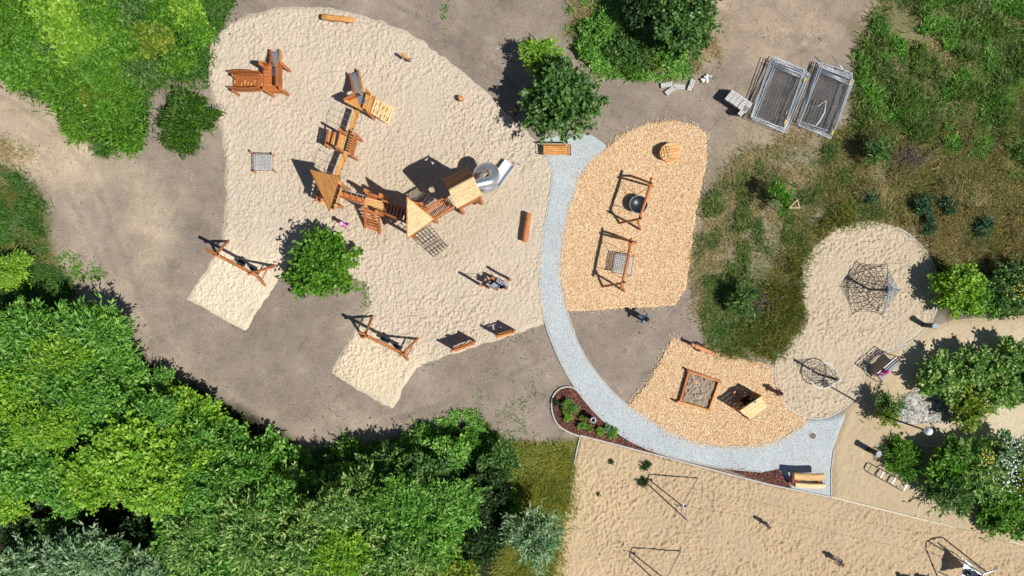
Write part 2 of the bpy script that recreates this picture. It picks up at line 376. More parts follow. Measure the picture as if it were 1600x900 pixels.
X, Y = np.meshgrid(gx, gy)
Z = (fbm(X * 0.5, Y * 0.5, 3, 4) - 0.5) * 0.05 + (fbm(X * 2.2, Y * 2.2, 5, 3) - 0.5) * 0.035 - 0.012
near = np.exp(-np.maximum(0, np.hypot(X / 1.7, Y) - 22) / 10); Z = Z * near - 0.03 * (1 - near)
tint = np.empty(X.shape + (3,)); tint[:] = DIRT
wx = X + (fbm(X * 0.8, Y * 0.8, 21, 4) - 0.5) * 2.2; wy = Y + (fbm(X * 0.8, Y * 0.8, 31, 4) - 0.5) * 2.2
wx2 = X + (fbm(X * 1.5, Y * 1.5, 23, 4) - 0.5) * 0.9; wy2 = Y + (fbm(X * 1.5, Y * 1.5, 33, 4) - 0.5) * 0.9
for poly, soft, colr in TINTS:
    a, b = (wx, wy) if soft > 0.5 else (wx2, wy2)
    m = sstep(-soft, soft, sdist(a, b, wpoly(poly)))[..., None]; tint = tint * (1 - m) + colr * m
far = sstep(20, 40, np.hypot(X / 1.7, Y))[..., None]; tint = tint * (1 - far) + GRASSY * far
for line in ([(1060,-20),(1150,30),(1260,60),(1330,40),(1420,-20)], [(1080,-20),(1160,50),(1270,78),(1345,58),(1440,-10)], [(1120,150),(1180,120),(1250,80),(1340,20),(1380,-20)], [(-20,140),(80,200),(150,290),(190,400),(270,560),(420,660)], [(-20,190),(60,240),(120,330),(160,420),(240,580),(400,690)], [(560,-20),(680,40),(780,110),(830,170)], [(600,-20),(710,40),(810,100)], [(480,700),(620,655),(760,600),(850,560)]):
    P_ = wpoly(smooth(line, 6, False)); dd = np.full(X.shape, 9.0)
    for (ax_, ay_), (bx_, by_) in zip(P_[:-1], P_[1:]):
        ex, ey = bx_ - ax_, by_ - ay_; tt = np.clip(((X - ax_) * ex + (Y - ay_) * ey) / (ex * ex + ey * ey), 0, 1); dd = np.minimum(dd, np.hypot(X - ax_ - tt * ex, Y - ay_ - tt * ey))
    g_ = np.exp(-(dd / 0.14) ** 2) * sstep(0.35, 0.6, fbm(X * 0.7, Y * 0.7, 61, 4)); Z = Z - 0.02 * g_; tint = tint * (1 - 0.13 * g_[..., None] + 0.10 * (np.exp(-((dd - 0.3) / 0.12) ** 2) * sstep(0.4, 0.6, fbm(X, Y, 63, 3)))[..., None])
pat = fbm(X * 0.35, Y * 0.35, 41, 5)[..., None]; tint *= 0.78 + 0.44 * pat
rows, cols = X.shape; idx = np.arange(rows * cols).reshape(rows, cols)
quads = np.stack([idx[:-1, :-1], idx[:-1, 1:], idx[1:, 1:], idx[1:, :-1]], -1).reshape(-1, 4)
def set_tint(me, t):
    a = me.color_attributes.new('tint', 'FLOAT_COLOR', 'POINT'); t = np.concatenate([t.reshape(-1, 3), np.ones((t.size // 3, 1))], 1)
    a.data.foreach_set('color', t.astype(np.float32).ravel())
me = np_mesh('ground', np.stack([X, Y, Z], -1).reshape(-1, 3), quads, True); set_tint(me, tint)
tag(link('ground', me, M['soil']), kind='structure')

def patch(name, poly, mat, res, h0, relief, edge=0.18, ragged=0.08, colr=None, second=None, seed=1, kind='structure'):
    P = wpoly(poly); lo = P.min(0) - 0.3; hi = P.max(0) + 0.3
    lo = np.maximum(lo, [-32, -20]); hi = np.minimum(hi, [32, 20])
    X, Y = np.meshgrid(np.arange(lo[0], hi[0], res), np.arange(lo[1], hi[1], res))
    D = sdist(X, Y, P) + (fbm(X * 2.4, Y * 2.4, seed + 50, 3) - 0.5) * 2 * ragged
    Z = h0 * sstep(-0.02, edge, D) - 0.16 * sstep(0.02, -0.3, D) + relief(X, Y) * sstep(0.0, edge, D)
    rows, cols = X.shape; idx = np.arange(rows * cols).reshape(rows, cols)
    keep = (D > -0.32); k4 = keep[:-1, :-1] & keep[:-1, 1:] & keep[1:, 1:] & keep[1:, :-1]
    q = np.stack([idx[:-1, :-1], idx[:-1, 1:], idx[1:, 1:], idx[1:, :-1]], -1)[k4]
    used = np.unique(q); remap = -np.ones(rows * cols, int); remap[used] = np.arange(len(used))
    me = np_mesh(name, np.stack([X, Y, Z], -1).reshape(-1, 3)[used], remap[q], True)
    if colr is not None:
        t = np.empty(X.shape + (3,)); t[:] = colr
        for p2, c2, soft in (second or []):
            m = sstep(-soft, soft, sdist(X, Y, wpoly(p2)) + (fbm(X, Y, seed + 70, 3) - 0.5) * 1.2)[..., None]; t = t * (1 - m) + c2 * m
        set_tint(me, t.reshape(-1, 3)[used])
    return tag(link(name, me, mat), kind=kind)

DIPS = [(374,413,0.5,0.08),(399,424,0.45,0.08),(604,533,0.5,0.08),(626,541,0.45,0.08),(430,76,0.6,0.06),(552,108,0.6,0.06),(612,184,0.7,0.05),(802,249,0.7,0.08),(582,368,0.6,0.06),(690,396,0.8,0.05),(775,446,1.1,0.05),(358,128,0.6,0.05),(1358,452,1.6,0.04),(1285,587,1.0,0.06),(1090,790,1.2,0.05),(1250,815,1.5,0.03)]
def dips(X, Y):
    z = 0
    for px, py, r, d in DIPS:
        q = ((X - (px - 800) * S) ** 2 + (Y - (450 - py) * S) ** 2) / (r * r); z = z - d * np.exp(-q) + 0.35 * d * np.exp(-((np.sqrt(q) - 1.5) / 0.4) ** 2)
    return np.maximum(z, -0.035)
def trodden(amp, wl, seed, low=0.3):
    def f(X, Y):
        wx = X + 0.12 * (vnoise(X * 3, Y * 3, seed + 5) - 0.5); wy = Y + 0.12 * (vnoise(X * 3, Y * 3, seed + 6) - 0.5)
        a = np.abs(vnoise(wx / wl, wy / wl, seed) - 0.5) * 2; b = np.abs(vnoise(wx / wl * 1.7 + 3, wy / wl * 1.4, seed + 1) - 0.5) * 2
        c = fbm(X * 0.7, Y * 0.7, seed + 2, 3) - 0.5
        return amp * (0.65 * a + 0.5 * b - 0.4) * (0.15 + 1.7 * fbm(X * 0.45, Y * 0.45, seed + 9, 4)) + low * 0.06 * c + dips(X, Y)
    return f
SANDC = A(220, 203, 180, 0.80)
patch('sand_pit', SAND_MAIN, M['sand'], 0.042, 0.06, trodden(0.105, 0.14, 101), 0.2, 0.10, SANDC,
      [([(300,380),(450,395),(383,530),(280,470)], A(236,220,192,0.84), 0.7), ([(560,505),(660,560),(612,650),(500,590)], A(232,214,184,0.83), 0.7), ([(440,250),(720,230),(840,300),(700,420),(480,330)], A(213,196,170,0.80), 1.5)], 3)
patch('sand_pit', SAND_RIGHT, M['sand'], 0.042, 0.06, trodden(0.10, 0.14, 131), 0.08, 0.02, A(215,196,168,0.80), None, 5)
patch('beach_sand', PIT, M['sand'], 0.05, 0.07, trodden(0.115, 0.15, 161), 0.1, 0.02, A(210,184,149,0.80), [([(880,690),(1000,705),(960,1000),(840,1000)], A(216,190,152,0.8), 2.0)], 7)
patch('sandy_walk', WALK, M['sand'], 0.07, 0.045, trodden(0.03, 0.22, 191, 0.35), 0.2, 0.06, A(208,186,152,0.80), [([(1400,540),(1800,480),(1800,700),(1480,690)], A(224,208,178,0.8), 1.0)], 9)
def lumps(X, Y): return 0.05 * (fbm(X * 1.1, Y * 1.1, 77, 4) - 0.5) + 0.028 * (vnoise(X * 11, Y * 11, 78) - 0.5)
patch('wood_chip_bed', CHIPS_UP, M['chip_bed'], 0.06, 0.06, lumps, 0.16, 0.07, None, None, 11)
patch('wood_chip_bed', CHIPS_LOW, M['chip_bed'], 0.06, 0.055, lumps, 0.16, 0.06, None, None, 13)
patch('mulch_bed', MULCH, M['mulch_bed'], 0.06, 0.035, lumps, 0.06, 0.01, None, None, 15)
patch('mulch_bed', MULCH_B, M['mulch_bed'], 0.06, 0.035, lumps, 0.06, 0.01, None, None, 17)
patch('stone_bed', STONES, M['stone_bed'], 0.06, 0.09, lumps, 0.1, 0.05, None, None, 19)
patch('gravel_path', PATH, M['gravel'], 0.07, 0.062, lambda X, Y: 0.012 * (fbm(X * 1.5, Y * 1.5, 88, 4) - 0.5), 0.05, 0.012, None, None, 21)

def kerb(pts, wid=0.06, z=0.085, mat='kerb', name='kerb'):
    mb = MB(); P = [G(x, y) for x, y in pts]; n = len(P); vs = []; fs = []
    for i in range(n):
        d = (P[min(i + 1, n - 1)] - P[max(i - 1, 0)]).normalized(); x = Vector((-d.y, d.x, 0)) * wid / 2
        zz = z + 0.006 * math.sin(i * 1.7)
        for a, b in ((-1, -0.08), (-1, zz), (1, zz), (1, -0.08)): vs.append(P[i] + x * a + Vector((0, 0, b)))
    for i in range(n - 1):
        for k in range(3): fs.append((i * 4 + k, i * 4 + 4 + k, i * 4 + 5 + k, i * 4 + 1 + k))
    fs += [(0, 1, 2, 3), ((n - 1) * 4 + 3, (n - 1) * 4 + 2, (n - 1) * 4 + 1, (n - 1) * 4)]
    mb.add(vs, fs); return tag(mb.build(name, M[mat]), kind='structure')
kerb(PATH_L[3:], 0.045, 0.075); kerb(PATH_R[3:], 0.045, 0.078)
kerb(SAND_RIGHT[3:48], 0.07, 0.075); kerb(SAND_RIGHT[46:58], 0.05, 0.08)
kerb(smooth([(903,611),(890,604),(872,609),(862,626),(865,651),(878,669),(905,681)], 4, False), 0.07, 0.09, 'kerb')
kerb(smooth([(907,680),(1000,704),(1100,730),(1200,756),(1297,776)], 4, False), 0.07, 0.085, 'kerb')
kerb([(907,680),(902,700),(893,745),(885,790)], 0.06, 0.05)
kerb([(1298,776),(1400,801),(1492,824)], 0.09, 0.07, 'kerb_cream'); kerb([(1575,845),(1640,862),(1720,882)], 0.07, 0.06, 'kerb_cream')
kerb([(1298,775),(1298,735),(1302,702)], 0.05, 0.08); kerb([(1348,706),(1347,757)], 0.05, 0.04, 'kerb_cream')
kerb([(1436,792),(1431,808)], 0.05, 0.055, 'kerb_cream'); kerb([(1473,807),(1470,818)], 0.05, 0.055, 'kerb_cream')
kerb([(1368,697),(1465,697)], 0.06, 0.06, 'kerb_cream'); kerb([(1380,661),(1455,661),(1492,655)], 0.05, 0.06)
kerb([(1384,732),(1404,743)], 0.05, 0.07, 'kerb_cream'); kerb([(1420,750),(1430,757)], 0.05, 0.06, 'kerb_cream')

# loose chips on the beds, uncountable
def chips(name, poly, per_m2, size, mat, z0, label, cat, seed, tl=0.25):
    r = np.random.default_rng(seed); P = wpoly(poly); lo, hi = P.min(0) - 0.4, P.max(0) + 0.4; n = int(np.prod(hi - lo) * per_m2)
    x = r.uniform(lo[0], hi[0], n); y = r.uniform(lo[1], hi[1], n); k = sdist(x, y, P) > 0.04 - 0.35 * r.random(n) ** 9; x, y = x[k], y[k]; n = len(x)
    yaw = r.uniform(0, 6.283, n); tilt = r.normal(0, tl, n); roll = r.normal(0, tl, n)
    l = size * r.uniform(0.6, 1.5, n); wd = l * r.uniform(0.25, 0.6, n)
    ux = np.stack([np.cos(yaw) * np.cos(tilt), np.sin(yaw) * np.cos(tilt), np.sin(tilt)], 1)
    uy = np.stack([-np.sin(yaw) * np.cos(roll), np.cos(yaw) * np.cos(roll), np.sin(roll)], 1)
    c = np.stack([x, y, z0 + lumps(x, y) + r.uniform(0.005, 0.03, n)], 1)
    vs = np.stack([c - ux * l[:, None] / 2 - uy * wd[:, None] / 2, c + ux * l[:, None] / 2 - uy * wd[:, None] / 3, c + ux * l[:, None] / 2 + uy * wd[:, None] / 2, c - ux * l[:, None] / 2 + uy * wd[:, None] / 3], 1).reshape(-1, 3)
    return tag(link(name, np_mesh(name, vs, np.arange(n * 4).reshape(-1, 4)), mat), label, cat, kind='stuff')
M['chip'] = leafmat('chip', tones((178, 132, 88), (214, 172, 122), (230, 196, 150), (238, 212, 174), (243, 228, 202)), 0.0, 0.8, False)
M['mulch'] = leafmat('mulch', tones((60, 36, 32), (98, 58, 52), (124, 80, 72), (150, 108, 98)), 0.0, 0.85)
chips('wood_chips', CHIPS_UP, 900, 0.055, M['chip'], 0.06, 'pale orange wood chips under the nest swings', 'wood chips', 1)
chips('wood_chips', CHIPS_LOW, 900, 0.055, M['chip'], 0.055, 'pale orange wood chips round the small square sandbox', 'wood chips', 2)
chips('bark_mulch', MULCH, 420, 0.08, M['mulch'], 0.035, 'red-brown bark mulch in the teardrop planting bed', 'mulch', 3)
chips('bark_mulch', MULCH_B, 420, 0.08, M['mulch'], 0.035, 'red-brown bark mulch strip beside the curved timber bench', 'mulch', 4)
def pebbles(name, poly, per_m2, size, mat, label, seed, zz=0.03, dens=None):
    r = np.random.default_rng(seed); P = wpoly(poly); lo, hi = P.min(0), P.max(0); n = int(np.prod(hi - lo) * per_m2)
    x = r.uniform(lo[0], hi[0], n); y = r.uniform(lo[1], hi[1], n); k = sdist(x, y, P) > 0.0
    if dens is not None: k &= fbm(x * 0.6, y * 0.6, seed, 4) + r.normal(0, 0.06, n) > dens
    x, y = x[k], y[k]; n = len(x); a = r.uniform(0, 6.28, n); s = size * r.lognormal(0, 0.45, n)
    oc = np.array([(1, 0, 0), (0, 1, 0), (-1, 0, 0), (0, -1, 0), (0, 0, 0.75)]); ca, sa = np.cos(a), np.sin(a)
    jit = 1 + 0.35 * (r.random((n, 5, 1)) - 0.5); v = oc[None] * jit * s[:, None, None]
    vx = v[..., 0] * ca[:, None] - v[..., 1] * sa[:, None] * 0.7; vy = v[..., 0] * sa[:, None] + v[..., 1] * ca[:, None] * 0.7
    vs = np.stack([vx + x[:, None], vy + y[:, None], v[..., 2] + zz], -1).reshape(-1, 3)
    f = np.array([(0, 1, 4), (1, 2, 4), (2, 3, 4), (3, 0, 4)]); fs = (np.arange(n)[:, None, None] * 5 + f[None]).reshape(-1, 3)
    return tag(link(name, np_mesh(name, vs, fs), mat), label, 'stones', kind='stuff')
M['pebble'] = leafmat('pebble', tones((110, 104, 98), (150, 146, 140), (186, 182, 176), (206, 202, 196)), 0.0, 0.9)
M['clod'] = leafmat('clod', tones((104, 90, 78), (134, 118, 104), (160, 144, 128), (182, 166, 148)), 0.0, 0.95)
pebbles('stones', STONES, 240, 0.05, M['pebble'], 'pale grey stones in the bed under the silvery shrubs', 5, 0.085)
pebbles('soil_clods', [(0,0),(1400,0),(1330,200),(1100,560),(900,700),(480,710),(150,470),(60,300),(60,120)], 26, 0.022, M['clod'], 'small clods and stones strewn over the bare soil', 6, 0.0, 0.45)

# ------------------------------------------------------------------ vegetation
def blades(name, polys, per_m2, hgt, wid, mat, label, seed, dens=0.45, patchy=0.8, clump=0.0, lean=(0.5, 1.3), cat='grass', soft=0.25, zz=0.0):
    r = np.random.default_rng(seed); C = []
    for poly in polys:
        P = wpoly(poly); lo, hi = np.maximum(P.min(0), [-31, -19]), np.minimum(P.max(0), [31, 19]); n = int(np.prod(hi - lo) * per_m2)
        x = r.uniform(lo[0], hi[0], n); y = r.uniform(lo[1], hi[1], n)
        k = (sdist(x, y, P) > r.normal(0, soft, n)) & (fbm(x * patchy, y * patchy, seed, 4) + r.normal(0, 0.05, n) > dens)
        C.append(np.stack([x[k], y[k]], 1))
    C = np.concatenate(C); n = len(C)
    big = 0.6 + 0.9 * fbm(C[:, 0] * 0.9, C[:, 1] * 0.9, seed + 4, 3)
    h = hgt * big * r.uniform(0.6, 1.4, n); wd = wid * r.uniform(0.7, 1.3, n); a = r.uniform(0, 6.283, n)
    flow = 6.283 * fbm(C[:, 0] * 0.5, C[:, 1] * 0.5, seed + 8, 2); a = a * (1 - clump) + flow * 2 * clump
    ln = r.uniform(lean[0], lean[1], n); d = np.stack([np.cos(a) * np.sin(ln), np.sin(a) * np.sin(ln), np.cos(ln)], 1)
    sd = np.stack([-np.sin(a), np.cos(a), np.zeros(n)], 1); b = np.concatenate([C, np.full((n, 1), zz - 0.01)], 1)
    mid = b + d * (h * 0.55)[:, None] + np.array([0, 0, 0.02]); tip = b + d * h[:, None] * np.array([1.15, 1.15, 0.9])
    vs = np.stack([b - sd * wd[:, None] * 0.4, b + sd * wd[:, None] * 0.4, mid + sd * wd[:, None] / 2, tip, mid - sd * wd[:, None] / 2], 1).reshape(-1, 3)
    i = np.arange(n)[:, None] * 5
    fs = np.concatenate([np.concatenate([i, i + 1, i + 2, i + 4], 1), np.concatenate([i + 4, i + 2, i + 3, i + 3], 1)]) if False else None
    tri = np.concatenate([np.concatenate([i, i + 1, i + 2], 1), np.concatenate([i, i + 2, i + 4], 1), np.concatenate([i + 4, i + 2, i + 3], 1)])
    return tag(link(name, np_mesh(name, vs, tri), mat), label, cat, kind='stuff')

MEADOW = [(1395,-20),(1660,-20),(1660,440),(1500,430),(1462,400),(1425,352),(1360,342),(1300,352),(1258,395),(1240,430),(1252,500),(1214,556),(1195,568),(1110,545),(1085,480),(1078,420),(1095,320),(1160,235),(1240,205),(1320,215),(1355,80)]
blades('dry_grass', [MEADOW], 330, 0.22, 0.020, L['dry'], 'straw-coloured dry grass over the meadow east of the fence stacks', 201, 0.50, 0.9)
blades('olive_grass', [[(1300,210),(1660,120),(1660,460),(1470,430),(1425,352),(1360,342),(1300,352),(1258,395),(1240,430),(1252,500),(1214,556),(1180,560),(1200,440),(1250,330)]], 520, 0.22, 0.020, L['olive_grass'], 'olive meadow grass round the round sand pit', 202, 0.42, 0.7, 0.3)
blades('meadow_grass', [[(1390,-20),(1660,-20),(1660,260),(1480,200),(1330,190),(1350,80)],[(1100,430),(1200,440),(1250,500),(1214,560),(1110,545)]], 620, 0.26, 0.022, L['grass'], 'green meadow grass beyond the stacked fence panels', 203, 0.45, 0.55, 0.25)
blades('rank_weeds', [[(1330,80),(1400,150),(1340,200),(1450,210),(1470,120),(1600,60),(1600,180),(1500,190)]], 420, 0.22, 0.03, L['maple'], 'dark green weeds in the meadow by the fence panels', 204, 0.50, 0.8)
blades('sparse_grass', [[(1075,430),(1095,310),(1170,225),(1290,215),(1330,200),(1300,340),(1250,420),(1200,500),(1110,545)]], 330, 0.12, 0.016, L['grass'], 'sparse short grass between chip bed and round sand pit', 205, 0.50, 1.0)
TOPR = [(1390,-20),(1660,-20),(1660,300),(1480,230),(1330,200),(1350,80)]
blades('scrub_clumps', [TOPR], 700, 0.42, 0.045, L['grass'], 'dark scrubby weed clumps in the upper right meadow', 221, 0.59, 0.95, lean=(0.2, 1.0))
blades('scrub_clumps', [TOPR], 700, 0.38, 0.045, L['fresh'], 'bright leafy weed clumps in the upper right meadow', 222, 0.62, 1.1, lean=(0.2, 1.0))
blades('scrub_clumps', [[(1085,430),(1100,320),(1170,235),(1320,215),(1420,345),(1300,352),(1250,420),(1252,500),(1214,556),(1110,545)]], 620, 0.26, 0.03, L['grass'], 'dark weed clumps on the sparse meadow beside the chip bed', 223, 0.60, 1.3, lean=(0.3, 1.1))
blades('scrub_clumps', [[(1200,430),(1250,440),(1252,500),(1214,560),(1130,548),(1180,500)],[(1330,345),(1300,350),(1250,400),(1240,440),(1220,430),(1260,370),(1330,320)]], 800, 0.36, 0.03, L['olive_grass'], 'tall tousled grass fringe round the round sand pit', 224, 0.42, 1.2, 0.3, lean=(0.2, 1.0))
blades('tall_grass', [[(1320,190),(1660,190),(1660,440),(1470,420),(1425,352),(1330,300)]], 420, 0.40, 0.022, L['dry'], 'tall straw-coloured seeding grass on the right meadow', 225, 0.53, 0.8, 0.5, lean=(0.2, 1.0))
UND_TL = [(-20,-20),(372,-20),(345,40),(330,75),(320,128),(262,132),(232,150),(226,205),(158,242),(100,170),(-20,110)]
blades('undergrowth', [UND_TL], 650, 0.30, 0.045, L['rank'], 'lush green weeds under the shrubs left of the sand', 206, 0.40, 1.3)
blades('undergrowth', [[(-20,255),(35,275),(72,330),(80,400),(118,458),(40,490),(-20,500)]], 640, 0.26, 0.026, L['rank'], 'bright green grass tongue beside the tan track', 207, 0.42, 0.8, 0.2)
blades('dry_grass', [[(-20,200),(50,240),(70,300),(-20,290)],[(20,330),(110,440),(20,480)]], 300, 0.22, 0.018, L['dry'], 'yellowed grass fringe along the tan track', 208, 0.42, 0.9)
blades('tall_grass', [[(795,700),(902,693),(886,790),(868,900),(780,900),(770,800)]], 900, 0.34, 0.024, L['yellow_grass'], 'tall yellow-green grass beside the beach sand edge', 209, 0.30, 0.7, 0.4)
blades('undergrowth', [[(540,715),(640,690),(700,650),(735,640),(760,680),(810,700),(800,780),(560,780)]], 520, 0.26, 0.05, L['fresh'], 'low leafy weeds creeping out from the wood edge', 210, 0.40, 1.2)
blades('undergrowth', [[(884,-20),(1000,-20),(1000,60),(1080,70),(1075,118),(1030,122),(990,125),(935,112),(890,60)]], 520, 0.26, 0.045, L['fresh'], 'weeds under the trees at the top of the dirt', 211, 0.44, 1.1)
blades('dry_grass', [[(884,-20),(960,-20),(1000,90),(1130,40),(1130,110),(1000,125),(900,70)]], 300, 0.24, 0.02, L['dry'], 'dry grass patch under the trees at the top', 212, 0.5, 0.9)
blades('weeds', [[(640,585),(665,566),(745,540),(850,505),(846,515),(750,550),(670,580)],[(700,660),(850,520),(860,600),(850,690),(760,690)]], 130, 0.10, 0.022, L['maple'], 'scattered weeds along the lower edge of the big sand area', 213, 0.60, 1.8)
blades('weeds', [[(80,390),(160,420),(170,460),(110,440)],[(150,220),(220,225),(200,250)],[(690,60),(700,0),(690,30)],[(560,440),(585,450),(575,480)]], 380, 0.13, 0.035, L['maple'], 'small weed tufts on the bare soil by the tan track', 214, 0.5, 1.8)
blades('weeds', [[(900,700),(1600,850),(1600,900),(870,900)]], 70, 0.09, 0.02, L['maple'], 'few weed tufts growing in the beach sand', 215, 0.72, 1.3, zz=0.06)

def crown_mesh(name, R, flat, twigs, per, leaf, narrow, seed, spiky=1.0):
    """a lumpy crown of twigs set with leaf faces, centred on its own middle"""
    r = np.random.default_rng(seed); nl = 20 if R > 1.2 else 12
    g = r.normal(size=(nl, 3)); g /= np.linalg.norm(g, axis=1)[:, None]; g[:, 2] = np.abs(g[:, 2]) * 0.9 - 0.2
    rad = r.uniform(0.45, 0.80, (nl, 1)); lc = g * R * rad; lr = R * r.uniform(0.20, 0.40, nl); lc[0] = 0; lr[0] = R * 0.58
    w = lr ** 2 * r.uniform(0.6, 1.4, nl); li = r.choice(nl, twigs, p=w / w.sum())
    d = r.normal(size=(twigs, 3)); d /= np.linalg.norm(d, axis=1)[:, None]; d[:, 2] = np.where(d[:, 2] < -0.45, -d[:, 2], d[:, 2])
    base = lc[li] + d * (lr[li] * r.uniform(0.5, 1.0, twigs) ** 0.5)[:, None]
    out = d * 0.7 + g[li] * 0.5 + np.array([0, 0, 0.25]) + r.normal(0, 0.25, (twigs, 3)); out /= np.linalg.norm(out, axis=1)[:, None]
    ln = (0.10 * R + 0.16) * spiky * r.uniform(0.5, 1.2, twigs) * (1 + 0.9 * (r.random(twigs) < 0.14))
    t = np.abs(r.normal(0.35, 0.35, (twigs, per, 1))); wd_ = (0.045 + 0.036 * min(R, 1.6)) * np.clip(1.25 - 0.6 * t, 0.35, 1.3)
    p = (base[:, None, :] + out[:, None, :] * ln[:, None, None] * t + r.normal(0, 1, (twigs, per, 3)) * wd_ * np.array([1, 1, 0.6])).reshape(-1, 3)
    o = np.repeat(out, per, 0); n = len(p)
    ax = o * 0.7 + r.normal(0, 0.6, (n, 3)) + np.array([0, 0, -0.05]); ax /= np.linalg.norm(ax, axis=1)[:, None]
    nm = np.array([0.25, -0.15, 0.75]) + o * 0.4 + r.normal(0, 0.55, (n, 3)); sd = np.cross(ax, nm); sd /= np.linalg.norm(sd, axis=1)[:, None] + 1e-9
    nn = np.cross(sd, ax); l = (leaf * r.uniform(0.6, 1.4, n))[:, None]; wd = l * narrow
    vs = np.stack([p, p + ax * l * 0.45 + sd * wd / 2 + nn * wd * 0.12, p + ax * l, p + ax * l * 0.45 - sd * wd / 2 + nn * wd * 0.12], 1)
    vs[..., 2] *= flat
    i = np.arange(n)[:, None] * 4; tri = np.concatenate([np.concatenate([i, i + 1, i + 2], 1), np.concatenate([i, i + 2, i + 3], 1)])
    return np_mesh(name, vs.reshape(-1, 3), tri)

CROWN = {}
for key, R, flat, tw, per, leaf, nar, sp in (('b0', 0.45, 0.8, 34, 30, 0.12, 0.62, 1.1), ('b1', 0.95, 0.75, 110, 34, 0.155, 0.62, 1.15), ('b2', 1.6, 0.75, 280, 34, 0.175, 0.62, 1.2), ('b3', 2.0, 0.72, 400, 36, 0.18, 0.62, 1.2),
                                             ('w0', 0.45, 0.8, 36, 30, 0.17, 0.26, 1.6), ('w1', 0.95, 0.75, 130, 36, 0.21, 0.28, 1.7), ('w2', 1.6, 0.75, 330, 38, 0.24, 0.30, 1.6), ('w3', 2.0, 0.72, 470, 40, 0.25, 0.30, 1.55)):
    for sdn in (0, 1, 2): CROWN[key, sdn] = (crown_mesh('crown', R, flat, tw, per, leaf, nar, 300 + sdn * 7 + sum(map(ord, key)), sp), R)

TRUNKS = {}
def trunk_mesh(h, R):
    mb = MB(); r = 0.05 + 0.03 * R; top = Vector((0.05 * R, 0.04 * R, h))
    mb.tube([(0, 0, -0.08), (0.02, 0, h * 0.3), (0.04 * R, 0.02, h * 0.7), top], [r * 1.25, r, r * 0.8, r * 0.5], 7, wob=0.1)
    for k in range(6):
        a = k * 1.05 + 0.4; z0 = h * (0.35 + 0.09 * k); e = Vector((math.cos(a) * R * 0.6, math.sin(a) * R * 0.6, z0 + R * 0.45))
        b = Vector((0.03 * R, 0.01, z0)); mb.tube([b, b.lerp(e, 0.5) + Vector((0, 0, 0.08 * R)), e], [r * 0.5, r * 0.35, r * 0.12], 5)
    return mb
def tree(name, px, py, R, H, species, form, label, cat='tree', group=None, sq=1.0):
    """px,py: where the crown's middle shows; R its radius, H its top"""
    H = H * 0.76; R = R * 0.93; zc = max(H - R * 0.75, R * 0.25); p = G(px, py, zc); t = thing(name, label, cat, (p.x, p.y, 0), group)
    size = '0' if R < 0.7 else '1' if R < 1.3 else '2' if R < 2.0 else '3'
    me, r0 = CROWN[form + size, int(px * 7 + py * 3) % 3]; c = bpy.data.objects.new('crown', me); COL.objects.link(c); c.parent = t
    if not me.materials: me.materials.append(None)
    c.material_slots[0].link = 'OBJECT'; c.material_slots[0].material = L[species]
    k = R / r0; c.location = (0, 0, zc); c.rotation_euler = (0, 0, (px * 0.37 + py * 0.73) % 6.28); c.scale = (k * sq, k / sq, k)
    tm = MB(); tm = trunk_mesh(zc, R); o = ORIGIN.pop(t.name); tm.build('trunk', M['bark'], t); ORIGIN[t.name] = o
    return t

